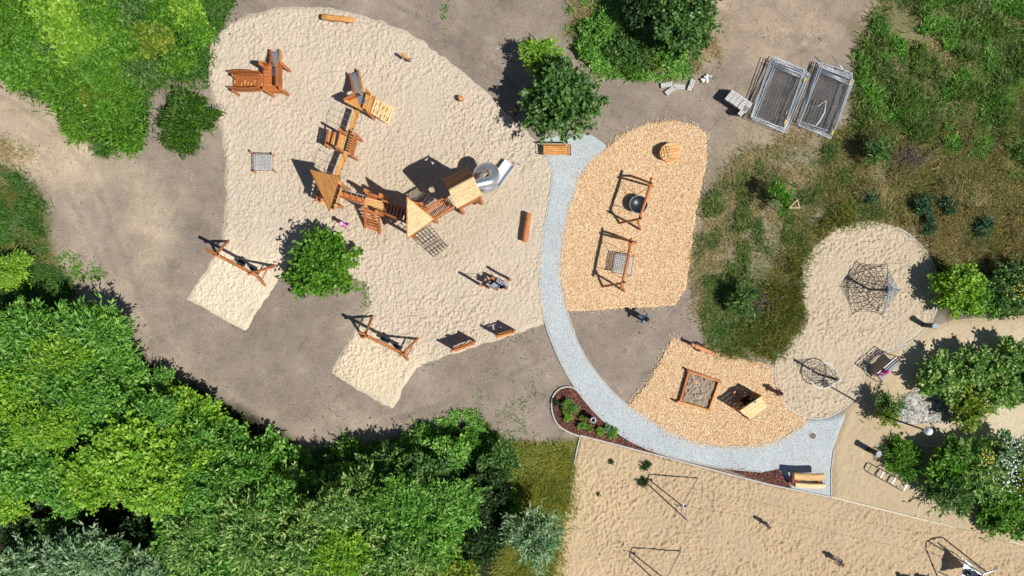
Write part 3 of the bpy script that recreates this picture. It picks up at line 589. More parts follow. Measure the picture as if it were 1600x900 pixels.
WOOD = 'trees of the dense wood at the lower left'
for a in [
 (145,528,2.2,4.4,'fresh','w','fresh green tree at the northern tip of the dense wood'),
 (55,530,2.2,5.0,'fresh','w','fresh green tree on the picture edge at the top of the dense wood'),
 (185,592,1.85,3.8,'fresh','w','narrow-leaved green tree where the wood juts towards the tan soil'),
 (25,630,2.4,5.5,'lime','b','yellowish tree on the left picture edge of the wood'),
 (110,620,2.4,5.5,'fresh','w','large fresh green tree in the upper middle of the wood'),
 (248,606,0.9,2.2,'fresh','w','small bush filling the notch in the wood edge'),
 (297,652,1.75,3.2,'lime','b','lime bush at the wood edge beside a dark gap'),
 (362,700,1.6,3.0,'fresh','b','green bush on the wood edge below the left swing pad'),
 (205,705,2.3,6.2,'lime','b','brightest yellow-green tree in the middle of the wood'),
 (150,745,1.7,5.6,'lime','b','yellow-green tree just left below the brightest lime one'),
 (285,720,2.2,5.0,'lime','b','yellow-green tree right of the brightest lime one'),
 (345,760,2.2,5.0,'fresh','w','pale green tree right of the lime trees'),
 (60,715,2.5,5.8,'fresh','b','broad green tree left of the lime trees'),
 (50,800,2.0,3.2,'dark','b','low dark tree sunk between taller ones at the left'),
 (130,815,1.9,3.2,'dark','b','low dark tree below the brightest lime one'),
 (10,770,1.5,4.6,'lime','b','lime tree cut by the left picture edge'),
 (215,840,1.6,3.0,'dark','b','low dark tree in the bottom hollow of the wood'),
 (130,880,1.9,6.0,'silver','w','silvery tree at the bottom left picture edge'),
 (50,905,1.7,5.6,'silver','w','silvery tree in the bottom left corner'),
 (215,900,1.2,5.0,'silver','w','small silvery tree at the bottom picture edge'),
 (275,870,1.9,4.4,'deep','b','deep green tree right of the bottom hollow'),
 (300,800,2.0,5.0,'fresh','b','green tree above the deep green one near the bottom'),
 (390,830,2.4,6.0,'willow','w','grey-green willow with yellow tips left of the willow group middle'),
 (350,890,2.0,5.4,'fresh','w','pale green tree at the bottom edge left of the willows'),
 (445,772,1.6,3.2,'willow','w','grey-green willow nearest the soil edge'),
 (416,712,1.3,2.2,'fresh','b','small bright bush on the soil edge left of the willows'),
 (480,850,2.4,6.2,'willow','w','largest grey-green willow at the lower centre of the wood'),
 (460,900,1.8,5.6,'willow','w','grey-green willow at the bottom picture edge'),
 (560,805,2.0,4.8,'willow','w','grey-green willow right of the small dark gap'),
 (520,752,1.2,2.2,'deep','b','deep green bush on the soil edge above the willows'),
 (590,880,2.1,6.0,'willow','w','yellow-tipped willow near the bottom centre'),
 (600,745,1.7,3.4,'deep','b','glossy deep green tree on the soil edge of the wood'),
 (660,752,1.7,3.6,'deep','b','glossy deep green tree next to the creeping weeds'),
 (650,830,2.2,5.4,'fresh','w','pale green tree below the glossy deep green pair'),
 (690,890,1.7,4.6,'olive','w','olive tree at the bottom edge right of the willows'),
 (705,790,1.6,4.0,'fresh','b','fresh green bush between willows and dark thicket'),
 (700,705,1.1,2.2,'fresh','b','low leafy shrub at the very edge of the soil'),
 (755,770,1.7,2.6,'dark','b','dark thicket left of the yellow-green grass'),
 (745,840,1.6,3.0,'dark','b','dark thicket left of the silver willow'),
 (775,720,1.1,2.0,'deep','b','low deep green shrub next to the tall grass'),
 (790,795,1.0,1.8,'maple','b','low green shrub above the silver willow'),
 (830,838,1.25,4.4,'silver','w','round silver willow standing against the beach sand'),
 (95,575,1.5,5.2,'lime','w','sunlit top between the two northern trees of the wood'),
 (20,575,1.5,5.0,'fresh','w','green crown on the left picture edge below the northern trees'),
 (165,640,1.5,5.0,'fresh','b','green crown between the jutting tree and the lime group'),
 (75,665,1.5,6.0,'lime','w','yellowish crown above the broad green tree on the left'),
 (235,655,1.4,4.4,'fresh','w','green crown above the brightest lime tree'),
 (250,760,1.6,5.8,'lime','b','yellow-green crown below the lime pair'),
 (110,760,1.5,5.2,'fresh','b','green crown at the rim of the dark hollow'),
 (320,705,1.3,4.6,'fresh','w','green crown between lime bush and pale green tree'),
 (392,752,1.5,3.8,'fresh','w','green crown above the left willow'),
 (300,850,1.5,5.4,'willow','w','grey-green crown between the hollow and the left willow'),
 (430,808,1.6,5.2,'fresh','w','bright crown between the two large willows'),
 (520,800,1.5,6.0,'willow','w','grey-green crown left of the small dark gap'),
 (530,870,1.5,6.4,'lime','w','yellow-tipped crown between the bottom willows'),
 (620,790,1.5,5.2,'fresh','w','bright crown below the glossy deep green trees'),
 (640,880,1.5,5.6,'willow','w','grey-green crown at the bottom edge left of the olive tree'),
 (560,748,1.2,2.6,'fresh','b','green bush above the right willow'),
 (490,782,1.3,3.6,'fresh','b','green bush behind the willow nearest the soil'),
 (680,800,1.3,4.6,'fresh','w','bright crown left of the dark thicket'),
 (180,870,1.2,4.6,'deep','b','deep green crown among the silvery trees'),
 (90,840,1.4,4.0,'deep','b','deep green crown over the bottom left hollow'),
 (5,700,1.4,5.6,'fresh','b','green crown cut by the left picture edge below the yellowish one'),
 (345,810,1.4,5.2,'fresh','w','bright crown above the left willow group'),
 (468,718,0.9,1.2,'fresh','b','low bush in the inlet of soil left of the deep green bushes'),
 (505,722,0.8,1.0,'deep','b','low dark bush in the inlet of soil'),
 (548,716,0.9,1.1,'fresh','w','low feathery bush on the inlet edge'),
 (588,712,0.9,1.2,'deep','b','low dark bush above the glossy tree'),
 (632,706,0.9,1.2,'fresh','b','low green bush above the glossy pair'),
 (668,690,0.8,1.0,'fresh','w','low feathery bush nearest the creeping weeds'),
 (735,690,0.8,0.9,'maple','b','low bush under the weed spur on the soil'),
]: tree('woodland_tree', *a[:2], min(a[2], 2.0), *a[3:], group=WOOD)

SHR = 'shrubs of the thicket at the upper left'
for a in [(x, y, R * 0.98, H * 1.55, sp, f, l) for x, y, R, H, sp, f, l in [
 (20,45,1.6,1.9,'maple','b','bright green shrub in the upper left corner'),
 (85,25,1.3,1.5,'lime','b','yellow-green shrub at the top picture edge'),
 (45,105,1.5,1.8,'maple','b','broad green shrub above the tan track'),
 (125,60,1.6,1.6,'lime','w','olive shrub in the middle of the thicket'),
 (170,25,1.4,1.6,'maple','w','blue-green shrub at the top of the thicket'),
 (215,15,1.2,1.5,'deep','b','dark green shrub at the top edge beside the blue-green one'),
 (240,65,1.2,1.5,'olive','b','brownish-tipped shrub in the thicket'),
 (105,140,1.3,1.5,'maple','w','green shrub in the left of the thicket beside the track'),
 (165,115,1.5,1.6,'maple','w','feathery green shrub in the thicket centre'),
 (178,197,1.35,1.7,'maple','w','olive feathery shrub at the lower tip of the thicket'),
 (130,190,1.0,1.2,'maple','w','low green shrub left of the feathery olive one'),
 (195,148,1.0,1.3,'maple','w','green shrub between the thicket centre and the round bush'),
 (290,20,1.1,1.2,'lime','b','bright low shrub at the top nearest the sand'),
 (310,50,0.9,1.0,'maple','b','small bright weed shrub on the sand edge'),
 (282,95,1.0,0.9,'maple','b','low green shrub above the round bush'),
 (20,420,0.9,1.3,'lime','w','low lime shrub on the grass tongue above the wood'),
 (60,65,1.2,1.5,'maple','w','green shrub between the corner shrub and the olive one'),
 (125,105,1.1,1.3,'lime','w','yellowish low shrub left of the thicket centre'),
 (200,75,1.2,1.6,'maple','b','green shrub left of the brownish-tipped one'),
 (215,105,1.0,1.2,'deep','w','blue-green low shrub right of the thicket centre'),
 (255,30,1.1,1.3,'maple','b','olive shrub below the dark green one at the top edge'),
 (75,80,1.0,1.2,'deep','w','dark low shrub in the left half of the thicket'),
 (150,160,1.0,1.2,'olive','b','small olive shrub above the low green one'),
]]: tree('shrub', *a, cat='shrub', group=SHR)

tree('round_bush', 294,190,1.52,2.3,'deep_bush','w','round spiky green bush left of the sand beside the thicket','bush')
tree('broad_tree', 506,412,2.0,3.6,'maple','b','bright green round tree between the two swing pads','tree')
tree('shade_tree', 880,163,2.15,4.6,'deep','b','round dark green tree shading the bench at the path end','tree')
tree('young_tree', 850,85,0.95,2.6,'lime','w','small yellow-green tree behind the dark round one','tree')
tree('broad_tree', 1065,25,1.9,4.2,'deep','b','dark green tree at the top picture edge','tree')
tree('broad_tree', 1010,5,1.6,3.4,'dark','b','dark tree cut by the top picture edge','tree')
for a in [(915,72,0.6,0.9,'fresh','b','bright leafy bush nearest the small yellow-green tree'),(924,90,0.5,0.8,'fresh','b','second bright leafy bush below the first by the dirt'),
          (940,40,0.9,1.2,'fresh','w','bush left of the dark tree at the top'),(965,75,0.9,1.0,'deep','b','dark low bush in the top thicket'),(1000,85,0.9,1.1,'deep','w','bush in the middle of the top thicket'),
          (1048,80,0.85,1.2,'fresh','b','bright bush under the dark tree at the top'),(1028,100,0.5,0.7,'olive','b','olive bush above the loose concrete blocks'),(990,112,0.5,0.7,'maple','w','low bush on the dirt edge of the top thicket')]:
    tree('shrub', *a, cat='shrub', group='bushes of the thicket at the top')
for a in [(1500,455,1.45,2.6,'lime','b','bright yellow-green shrub beside the round sand pit'),(1530,465,1.2,2.2,'fresh','b','green shrub next to the bright one by the sand pit'),(1572,455,1.4,2.6,'deep','b','deep green shrub on the right picture edge above the sandy walk'),(1620,450,1.4,2.4,'fresh','b','shrub cut by the right picture edge above the walk'),
          (1474,592,1.35,2.1,'willow','b','grey-green tree on the island bed nearest the slatted bench'),(1503,632,1.25,2.0,'olive','b','olive tree on the island bed beside the globe lamp'),(1530,572,1.3,2.1,'willow','b','grey-green tree at the top of the island bed'),(1562,605,1.4,2.1,'willow','b','green tree at the right end of the island bed'),(1587,560,1.25,2.1,'willow','b','grey-green tree at the upper right of the island bed'),(1625,600,1.4,2.6,'deep','b','tree cut by the picture edge on the island bed'),
          (1388,630,0.6,1.5,'deep','w','thin bush between slatted bench and stone bed'),(1383,650,0.5,1.4,'olive','w','tiny bush beside the lamp shadow'),
          (1405,719,0.95,1.1,'maple','w','low green bush above the bicycle hoops'),
          (1478,728,1.25,2.2,'maple','b','green shrub at the left of the flowering bed'),(1525,715,1.3,2.3,'willow','w','grey-green shrub at the top of the flowering bed'),(1575,712,1.35,2.4,'silver','b','pale shrub among white flowers'),(1545,745,1.4,2.2,'willow','b','deep green shrub in the middle of the flowering bed'),(1490,765,1.2,2.0,'deep','w','dark shrub at the lower left of the flowering bed'),
          (1560,785,1.5,2.0,'maple','b','green shrub above the end of the cream kerb'),(1600,745,1.4,2.4,'olive','b','olive shrub on the right picture edge of the flowering bed'),(1600,800,1.3,1.8,'fresh','b','bright shrub at the lower right corner of the flowering bed'),(1545,818,0.6,0.9,'maple','w','trailing shrub tip on the beach sand')]:
    tree('park_shrub', *a, cat='shrub', group='shrubs of the park beds on the right')
def blossoms(px, py, z, rad, n, col, seed):
    r = np.random.default_rng(seed); c = G(px, py, z); p = np.array(c) + r.normal(0, 1, (n, 3)) * np.array([rad, rad, 0.12]); s = 0.035 * r.uniform(0.6, 1.4, (n, 1)); a = r.uniform(0, 6.28, n)
    u = np.stack([np.cos(a), np.sin(a), r.normal(0, 0.3, n)], 1) * s; v = np.stack([-np.sin(a), np.cos(a), r.normal(0, 0.3, n)], 1) * s
    host = min((o for o in COL.objects if o.name.startswith('park_shrub')), key=lambda o: (o.location.x - c.x) ** 2 + (o.location.y - c.y) ** 2)
    vs = np.stack([p - u, p - v, p + u, p + v], 1).reshape(-1, 3) - np.array(host.location); o = link('blossoms', np_mesh('blossoms', vs, np.arange(n * 4).reshape(-1, 4)), col, host); o['kind'] = 'stuff'
BW = plain('blossom_white', (0.75, 0.75, 0.74), 0.8, 0, 0.05); BY = plain('blossom_yellow', (0.7, 0.5, 0.06), 0.8, 0, 0.05)
for a in ((1582,728,1.9,0.35,45,BW,1),(1590,700,1.9,0.4,30,BW,2),(1574,750,1.8,0.3,40,BW,3),(1595,755,1.8,0.3,25,BW,4),(1548,715,1.9,0.25,30,BY,5),(1596,455,1.9,0.25,40,BY,6)): blossoms(*a)
for a in [(1216,306,0.62,1.9,'maple','w','young staked tree on the sparse meadow'),(1160,468,0.66,1.7,'deep','w','young dark tree beside the lower brushwood heap'),(1368,238,0.66,1.7,'deep','w','young dark tree beside the upper brushwood heap')]:
    tree('young_tree', *a, cat='tree', group='newly planted trees on the meadow')
for a in [(1440,322,0.5,0.8,'pine','w','dark little pine above the round sand pit'),(1480,322,0.4,0.7,'pine','w','little pine right of the darkest one'),(1450,350,0.42,0.6,'pine','w','blue-green pine nearest the round sand pit'),(1535,355,0.45,0.6,'pine','w','little pine farthest right on the meadow'),(1358,310,0.35,0.5,'pine','w','tiny pine left of the other little pines')]:
    tree('small_pine', *a, cat='pine', group='little pines on the meadow')
# plants of the mulch bed and flowers
for a in [(886,630,0.32,0.6,'fresh','w','upper plant in the mulch bed'),(884,640,0.28,0.5,'olive','b','plant left of the middle in the mulch bed'),(897,640,0.3,0.55,'fresh','w','plant beside the kerb in the mulch bed'),(888,652,0.3,0.5,'lime','b','lime plant in the middle of the mulch bed'),(912,655,0.28,0.5,'olive','b','plant next to the round bollard'),(908,665,0.3,0.5,'fresh','b','plant below the round bollard'),(921,668,0.3,0.45,'olive','b','plant in the lower row of the mulch bed'),(938,673,0.3,0.45,'lime','b','lime plant nearest the beach kerb'),(950,670,0.28,0.4,'silver','w','grey plant near the path'),(958,676,0.35,0.4,'fresh','w','last plant at the narrow end of the mulch bed'),(868,628,0.22,0.3,'dark','w','dark plant on the round kerb')]:
    tree('bed_plant', *a[:2], a[2] * 0.72, *a[3:], cat='plant', group='plants in the mulch bed')
for a in [(1009,727,0.24,0.28,'dark','w','weed tuft above the zip line end frame'),(954,721,0.14,0.2,'dark','w','small weed near the beach corner'),(1005,752,0.26,0.3,'dark','w','weed tuft at the shadow tip of the zip line frame'),(935,772,0.12,0.15,'dark','w','weed in the beach sand left of the zip line'),(1250,427,0.15,0.2,'dark','w','lone weed on the left rim of the round sand pit')]:
    tree('weed_tuft', *a, cat='weed', group='single weeds on sand')

# ------------------------------------------------------------------ play equipment
def boards_on(parent, name, p00, p10, p01, p11, n, t, mat, gap=0.012, jit=0.006, flip=False):
    """n boards side by side from edge p00-p10 to edge p01-p11; each board runs along p00->p10"""
    p00, p10, p01, p11 = map(V, (p00, p10, p01, p11)); nm = (p10 - p00).cross(p01 - p00).normalized()
    if nm.z < 0: nm = -nm
    if flip: nm = -nm
    wid = (p01 - p00).length / n; g = gap / max(wid * n, 1e-6) / 2 * 1.0
    for i in range(n):
        a, b = i / n + g, (i + 1) / n - g; o = nm * random.uniform(-jit, jit)
        q = [p00.lerp(p01, a) + o, p10.lerp(p11, a) + o, p10.lerp(p11, b) + o, p00.lerp(p01, b) + o]
        if (q[1] - q[0]).cross(q[2] - q[0]).dot(nm) < 0: q = [q[1], q[0], q[3], q[2]]
        MB().prism(q, t, nm).build(name, mat, parent)

def tri_boards(parent, name, a, b, apex, n, t, mat, gap=0.012):
    """a triangular roof panel of boards parallel to its eave a-b"""
    a, b, apex = V(a), V(b), V(apex); nm = (b - a).cross(apex - a).normalized(); nm = nm if nm.z > 0 else -nm
    H_ = (apex - (a + b) / 2).length
    for i in range(n):
        s0, s1 = i / n + gap / H_ / 2, (i + 1) / n - gap / H_ / 2
        pts = [a.lerp(apex, s0), b.lerp(apex, s0), b.lerp(apex, s1)] + ([a.lerp(apex, s1)] if i < n - 1 else [])
        if (pts[1] - pts[0]).cross(pts[2] - pts[0]).dot(nm) < 0: pts.reverse()
        o = nm * random.uniform(-0.008, 0.008); MB().prism([p + o for p in pts], t, nm).build(name, mat, parent)

def rail_slats(parent, p0, p1, z0, z1, n, mat, wid=0.07, name='railing', t=0.03):
    """a railing part: top and bottom rail with n upright slats as sub-parts"""
    p0, p1 = V(p0), V(p1)
    o = MB().beam(p0 + V((0, 0, z1)), p1 + V((0, 0, z1)), 0.08, 0.05).build(name, mat, parent)
    MB().beam(p0 + V((0, 0, z0 + 0.05)), p1 + V((0, 0, z0 + 0.05)), 0.05, 0.05).build('bottom_rail', mat, o)
    d = (p1 - p0).normalized(); sd = V((-d.y, d.x, 0)).normalized()
    for i in range(n):
        c = p0.lerp(p1, (i + 0.5) / n) + sd * 0.033
        MB().beam(c + V((0, 0, z0)), c + V((0, 0, z1 - 0.03)), wid, t, sd).build('slat', mat, o)
    return o

def post(parent, top, z, mat='larch_log', r=0.085, foot=None, name='post'):
    """log post whose top shows at pixel top at height z"""
    p = G(top[0], top[1], z); f = V((p.x, p.y, -0.1)) if foot is None else foot
    return MB().log(f, p, r * 1.05, r * 0.95).build(name, M[mat], parent)

def net(parent, name, c00, c10, c01, c11, nu, nv, r, mat, sag=0.0, n=4, frame=None):
    """rope net over a four-cornered field"""
    c00, c10, c01, c11 = map(V, (c00, c10, c01, c11)); mb = MB()
    P = lambda u, v: c00.lerp(c10, u).lerp(c01.lerp(c11, u), v) - V((0, 0, sag * 16 * u * (1 - u) * v * (1 - v)))
    for i in range(nu + 1): mb.tube([P(i / nu, j / 6) for j in range(7)], r, n)
    for j in range(nv + 1): mb.tube([P(i / 6, j / nv) for i in range(7)], r, n)
    o = mb.build(name, M[mat], parent)
    if frame: MB().tube([c00, c10, c11, c01], frame[0], 6, closed=True).build('frame_rope', M[frame[1]], parent)
    return o

# --- tower with arched plank ramp and slide
t = thing('ramp_play_tower', 'orange timber play tower with railed plank ramp and short slide, upper left of sand', 'play tower', G(425, 122))
ZP = 0.95
P = lambda x, y, z=ZP: G(x, y, z)
boards_on(t, 'floor_board', P(412,104), P(439,104), P(412,141), P(439,141), 7, 0.04, M['larch'])
for x in (412, 439): MB().beam(P(x,104,ZP-0.1), P(x,141,ZP-0.1), 0.1, 0.12).build('joist', M['larch_dark'], t)
for c, z in (((406,99),1.9),((412,138),1.4),((437,137),1.4),((440,99),1.3)): post(t, c, z)
rail_slats(t, G(440,104,ZP)-V((0,0,ZP)), G(440,141,ZP)-V((0,0,ZP)), ZP, ZP+0.72, 11, M['larch'])
rail_slats(t, G(412,141,ZP)-V((0,0,ZP)), G(440,142,ZP)-V((0,0,ZP)), ZP-0.5, ZP+0.05, 8, M['larch'])
rail_slats(t, G(411,104,ZP)-V((0,0,ZP)), G(423,104,ZP)-V((0,0,ZP)), ZP, ZP+0.7, 4, M['larch'])
# ramp: an arch of planks between two slatted cheeks
n = 9; rz = lambda u: 0.18 + (ZP - 0.18) * (u ** 0.75); rx = lambda u: 364 + 47 * u
for i in range(n):
    u0, u1 = i / n + 0.008, (i + 1) / n - 0.008
    q = [G(rx(u0),118,rz(u0)), G(rx(u0),140,rz(u0)), G(rx(u1),140,rz(u1)), G(rx(u1),118,rz(u1))]
    MB().prism(q, 0.04).build('ramp_plank', M['larch'], t)
    if i % 2 == 0 or i in (3, 5):
        uc = (i + 0.5) / n; y = 128 + 2 * (i % 3)
        MB().log(G(rx(uc)-0.5, y+3, rz(uc)+0.03), G(rx(uc)+0.5, y-3, rz(uc)+0.03), 0.025, n=6).build('foot_grip', M['larch_pale'], t)
for y, bow in ((117, -2.5), (141, 2.5)):
    cheek = MB(); pts = []; 
    for i in range(9):
        u = i / 8; pts.append(G(rx(u) - 2 + 1.5 * u, y + bow * math.sin(u * 3.14) * 0.6, rz(u) + 0.62))
    cheek.tube(pts, 0.045, 7); c = cheek.build('ramp_railing', M['larch'], t)
    for i in range(17):
        u = (i + 0.5) / 17; yy = y + bow * math.sin(u * 3.14) * 0.6; b = G(rx(u), yy, rz(u)); a = V((b.x, b.y, rz(u) - 0.12)); e = V((b.x - 0.03, b.y, rz(u) + 0.6))
        MB().beam(a, e, 0.085, 0.03, (0, 1, 0)).build('slat', M['larch'], c)
    post(t, (363, y), 0.95, r=0.07)
# slide
def slide(parent, a0, a1, b0, b1, z0, z1, wall=0.16):
    """steel bed from edge a0-a1 (height z0) to edge b0-b1 (height z1) between timber cheeks"""
    A0, A1, B0, B1 = G(*a0, z0), G(*a1, z0), G(*b0, z1), G(*b1, z1); mb = MB(); k = 8; prev = None; vs = []; fs = []
    for i in range(k + 1):
        u = i / k; z = z0 + (z1 - z0) * (1 - (1 - u) ** 1.25) if u < 1 else z1
        for q in (A0.lerp(B0, u), A1.lerp(B1, u)): vs.append(V((q.x, q.y, z)))
    vs += [v - V((0, 0, 0.02)) for v in vs]; m = 2 * (k + 1)
    for i in range(k):
        fs.append((2*i, 2*i+1, 2*i+3, 2*i+2)); fs.append((m+2*i, m+2*i+2, m+2*i+3, m+2*i+1))
    mb.add(vs, fs, None, True); mb.build('slide_bed', M['steel'], parent)
    for s, (p, q) in enumerate(((A0, B0), (A1, B1))):
        c = MB(); out = (A0 - A1).normalized() * (0.03 if s == 0 else -0.03)
        for i in range(k):
            u0, u1 = i / k, (i + 1) / k; zz = lambda u: z0 + (z1 - z0) * (1 - (1 - u) ** 1.25)
            a = p.lerp(q, u0); b = p.lerp(q, u1); c.beam(V((a.x, a.y, zz(u0) + wall / 2)) + out, V((b.x, b.y, zz(u1) + wall / 2)) + out, 0.06, wall + 0.1)
        c.build('slide_cheek', M['larch_gold'] if s else M['larch'], parent)
slide(t, (425,104), (437,104), (425,80), (438,80), ZP + 0.02, 0.22)
MB().beam(P(424,112,ZP+0.012), P(432,112,ZP+0.012), 0.42, 0.012).build('slide_lip', M['steel'], t)

# --- slide tower with plank ramp (triangular deck)
t = thing('slide_tower', 'timber play tower with steel slide and pale slatted ramp, start of the beam walk', 'play tower', G(563, 155))
ZT = 1.2; P = lambda x, y, z=ZT: G(x, y, z)
D0, D1, D2, D3 = P(541,160), P(572,146), P(584,154), P(577,178)
boards_on(t, 'floor_board', D0, D3, D1, D2, 6, 0.04, M['larch_gold'])
for c, z in (((541,156),1.5),((572,140),1.5),((583,151),1.3),((573,172),1.9)): post(t, c, z, r=0.075)
rail_slats(t, V((D0.x,D0.y,0)), V((D1.x,D1.y,0)).lerp(V((D0.x,D0.y,0)),0.45), ZT-0.1, ZT+0.55, 6, M['larch'], 0.09)
r = MB(); r.beam(D0+V((0,0,0.25)), D3+V((0,0,0.25)), 0.1, 0.2); r.build('edge_beam', M['larch_gold'], t)
r = MB(); r.log(P(580,147,ZT+0.75), P(573,173,ZT+0.75), 0.05); r.build('cross_bar', M['larch_gold'], t)
slide(t, (554,147), (566,143), (548,116), (560,111), ZT + 0.02, 0.25)
MB().beam(P(562,150,ZT+0.012), P(567,162,ZT+0.012), 0.34, 0.012).build('slide_lip', M['steel'], t)
boards_on(t, 'ramp_plank', P(579,176,ZT-0.02), P(586,154,ZT-0.02), P(607,195,0.08), P(617,168,0.08), 9, 0.04, M['larch_cream'], 0.03)
for i in range(9):
    u = (i % 5 + 0.8) / 5.4; v = 0.25 + 0.5 * (i // 5) + 0.1 * math.sin(i * 2.3); a = P(579,176,ZT).lerp(P(586,154,ZT), v); b = P(607,195,0.1).lerp(P(617,168,0.1), v); c = a.lerp(b, u)
    MB().beam(c + V((-0.09, -0.12, 0.035)), c + V((0.03, 0.07, 0.035)), 0.05, 0.04).build('foot_grip', M['larch'], t)

# --- balance beams with rope hand lines
def balance_beam(label, a, b, z, posts=True):
    A_, B_ = G(*a, z), G(*b, z); t = thing('balance_beam', label, 'balance beam', V(((A_.x + B_.x) / 2, (A_.y + B_.y) / 2, 0)), 'beam walkways of the timber course')
    MB().beam(A_, B_, 0.24, 0.14).build('beam', M['larch_gold'], t); d = (B_ - A_).normalized(); sd = V((-d.y, d.x, 0))
    for s in (-1, 1):
        r = MB(); off = sd * 0.55 * s
        r.tube([A_ + off * 0.5 + V((0, 0, 0.75)), A_.lerp(B_, 0.3) + off + V((0, 0, 0.62)), A_.lerp(B_, 0.7) + off + V((0, 0, 0.62)), B_ + off * 0.5 + V((0, 0, 0.75))], 0.012, 5)
        for u in (0.25, 0.5, 0.75): r.tube([A_.lerp(B_, u) + off + V((0, 0, 0.63)), A_.lerp(B_, u)], 0.010, 4)
        r.build('hand_rope', M['rope_grey'], t)
    return t
balance_beam('upper balance beam from slide tower to the open deck', (558,173), (545,212), 1.12)
balance_beam('lower balance beam from the open deck to the first pointed roof', (540,240), (522,286), 1.12)

# --- open deck with railings
t = thing('open_deck_tower', 'small open timber deck with slatted railings between two balance beams', 'play tower', G(540, 224))
ZT = 1.2; P = lambda x, y, z=ZT: G(x, y, z)
boards_on(t, 'floor_board', P(531,206), P(525,235), P(558,213), P(550,243), 6, 0.05, M['larch_pale'])
for c, z in (((530,201),2.6),((525,229),2.6),((558,213),1.2),((550,243),1.25)): post(t, c, z, r=0.07)
MB().log(G(532,205,2.2), G(526,231,2.2), 0.05).build('cross_bar', M['larch'], t)
rail_slats(t, V((P(560,211).x,P(560,211).y,0)), V((P(551,243).x,P(551,243).y,0)), ZT-0.05, ZT+0.7, 8, M['larch'], 0.08)
boards_on(t, 'panel_board', P(514,204,1.25), P(510,228,1.25), P(526,207,1.2), P(521,232,1.2), 4, 0.04, M['larch_gold'], 0.03)
rail_slats(t, V((P(514,204).x,P(514,204).y,0)), V((P(509,229).x,P(509,229).y,0)), 0.5, 1.3, 6, M['larch'], 0.09)

# --- first pointed roof tower
t = thing('pointed_roof_tower', 'play tower under a brown ribbed triangular roof at the west end of the climbing course', 'play tower', G(540, 306))
R1, R2, AP = G(484,265,3.05), G(514,328,3.05), G(530,276,3.85)
tri_boards(t, 'roof_board', R1, R2, AP, 15, 0.035, M['larch_gold'], 0.022)
r = MB(); r.beam(R1 - V((0,0,0.08)), R2 - V((0,0,0.08)), 0.06, 0.1); r.beam(R1 - V((0,0,0.08)), AP - V((0,0,0.1)), 0.06, 0.1); r.beam(R2 - V((0,0,0.08)), AP - V((0,0,0.1)), 0.06, 0.1); r.build('rafter', M['larch_dark'], t)
ZA = 1.25; F = [G(512,276,ZA), G(535,284,ZA), G(522,328,ZA), G(500,318,ZA)]
boards_on(t, 'floor_board', F[0], F[1], F[3], F[2], 8, 0.05, M['larch_pale'])
MB().log(V((G(541,296).x, G(541,296).y, -0.1)), AP - V((0.02, 0.25, 0.12)), 0.09).build('post', M['larch_gold'], t)
MB().log(V((G(535,324).x, G(535,324).y, -0.1)), R2 + V((0.35, 0.2, 0.15)), 0.09).build('post', M['larch_gold'], t)
MB().log(V((G(505,290).x, G(505,290).y, -0.1)), R1 + V((0.35, -0.25, -0.02)), 0.085).build('post', M['larch_gold'], t)
MB().log(V((G(545,297).x, G(545,297).y, -0.1)), G(532,289,1.75), 0.085).build('post', M['larch_gold'], t)
boards_on(t, 'wall_board', G(535,285,1.75), G(521,328,1.75), G(537,287,0.95), G(524,329,0.95), 5, 0.04, M['larch_pale'])
rail_slats(t, V((F[0].x,F[0].y,0)), V((F[3].x,F[3].y,0)), ZA, ZA+0.7, 7, M['larch'])

# --- plank bridge with rope sides
t = thing('plank_bridge', 'narrow plank bridge with rope sides from first pointed roof to stair deck', 'bridge', G(556, 313))
MB().beam(G(531,304,1.22), G(571,316,1.22), 0.3, 0.1).build('plank', M['larch'], t)
for s, y in ((0, -7), (1, 8)):
    r = MB(); a, b = G(536,302+y,1.85), G(570,313+y,1.85)
    r.tube([a, a.lerp(b, 0.5) - V((0,0,0.06)), b], 0.014, 5)
    for u in (0.15, 0.4, 0.65, 0.9): r.tube([a.lerp(b, u) - V((0,0,0.05)), G(531,304,1.24).lerp(G(571,316,1.24), u)], 0.011, 4)
    r.build('side_rope', M['rope_pale'] if s == 0 else M['rope_grey'], t)

# --- stair deck
t = thing('stair_deck_tower', 'reddish timber deck with four round posts and an open stair to the sand', 'play tower', G(588, 320))
ZS = 1.3; P = lambda x, y, z=ZS: G(x, y, z)
boards_on(t, 'floor_board', P(571,308), P(601,315), P(569,323), P(599,331), 4, 0.05, M['larch_pale'])
for c, z in (((570,297),2.25),((594,304),2.2),((566,325),2.2),((588,330),2.2)): post(t, c, z, r=0.1)
MB().log(P(570,301,1.85), P(596,309,1.85), 0.06).build('cross_bar', M['larch_log'], t)
MB().log(P(565,326,1.75), P(590,333,1.75), 0.06).build('cross_bar', M['larch_log'], t)
boards_on(t, 'wall_board', P(573,303,1.8), P(588,308,1.8), P(573,309,1.25), P(589,313,1.25), 3, 0.03, M['larch'])
for s, (xa, ya, xb, yb) in enumerate(((570,330,571,356),(592,335,594,365))):
    MB().beam(G(xa,ya,1.25), G(xb,yb,0.05), 0.07, 0.16).build('stair_stringer', M['larch'], t)
for i in range(7):
    u = (i + 0.5) / 7; z = 1.28 - 1.15 * u
    MB().beam(G(569+1.5*u,330+26*u,z), G(593+1.5*u,335+30*u,z), 0.075, 0.045).build('stair_tread', M['larch'], t)

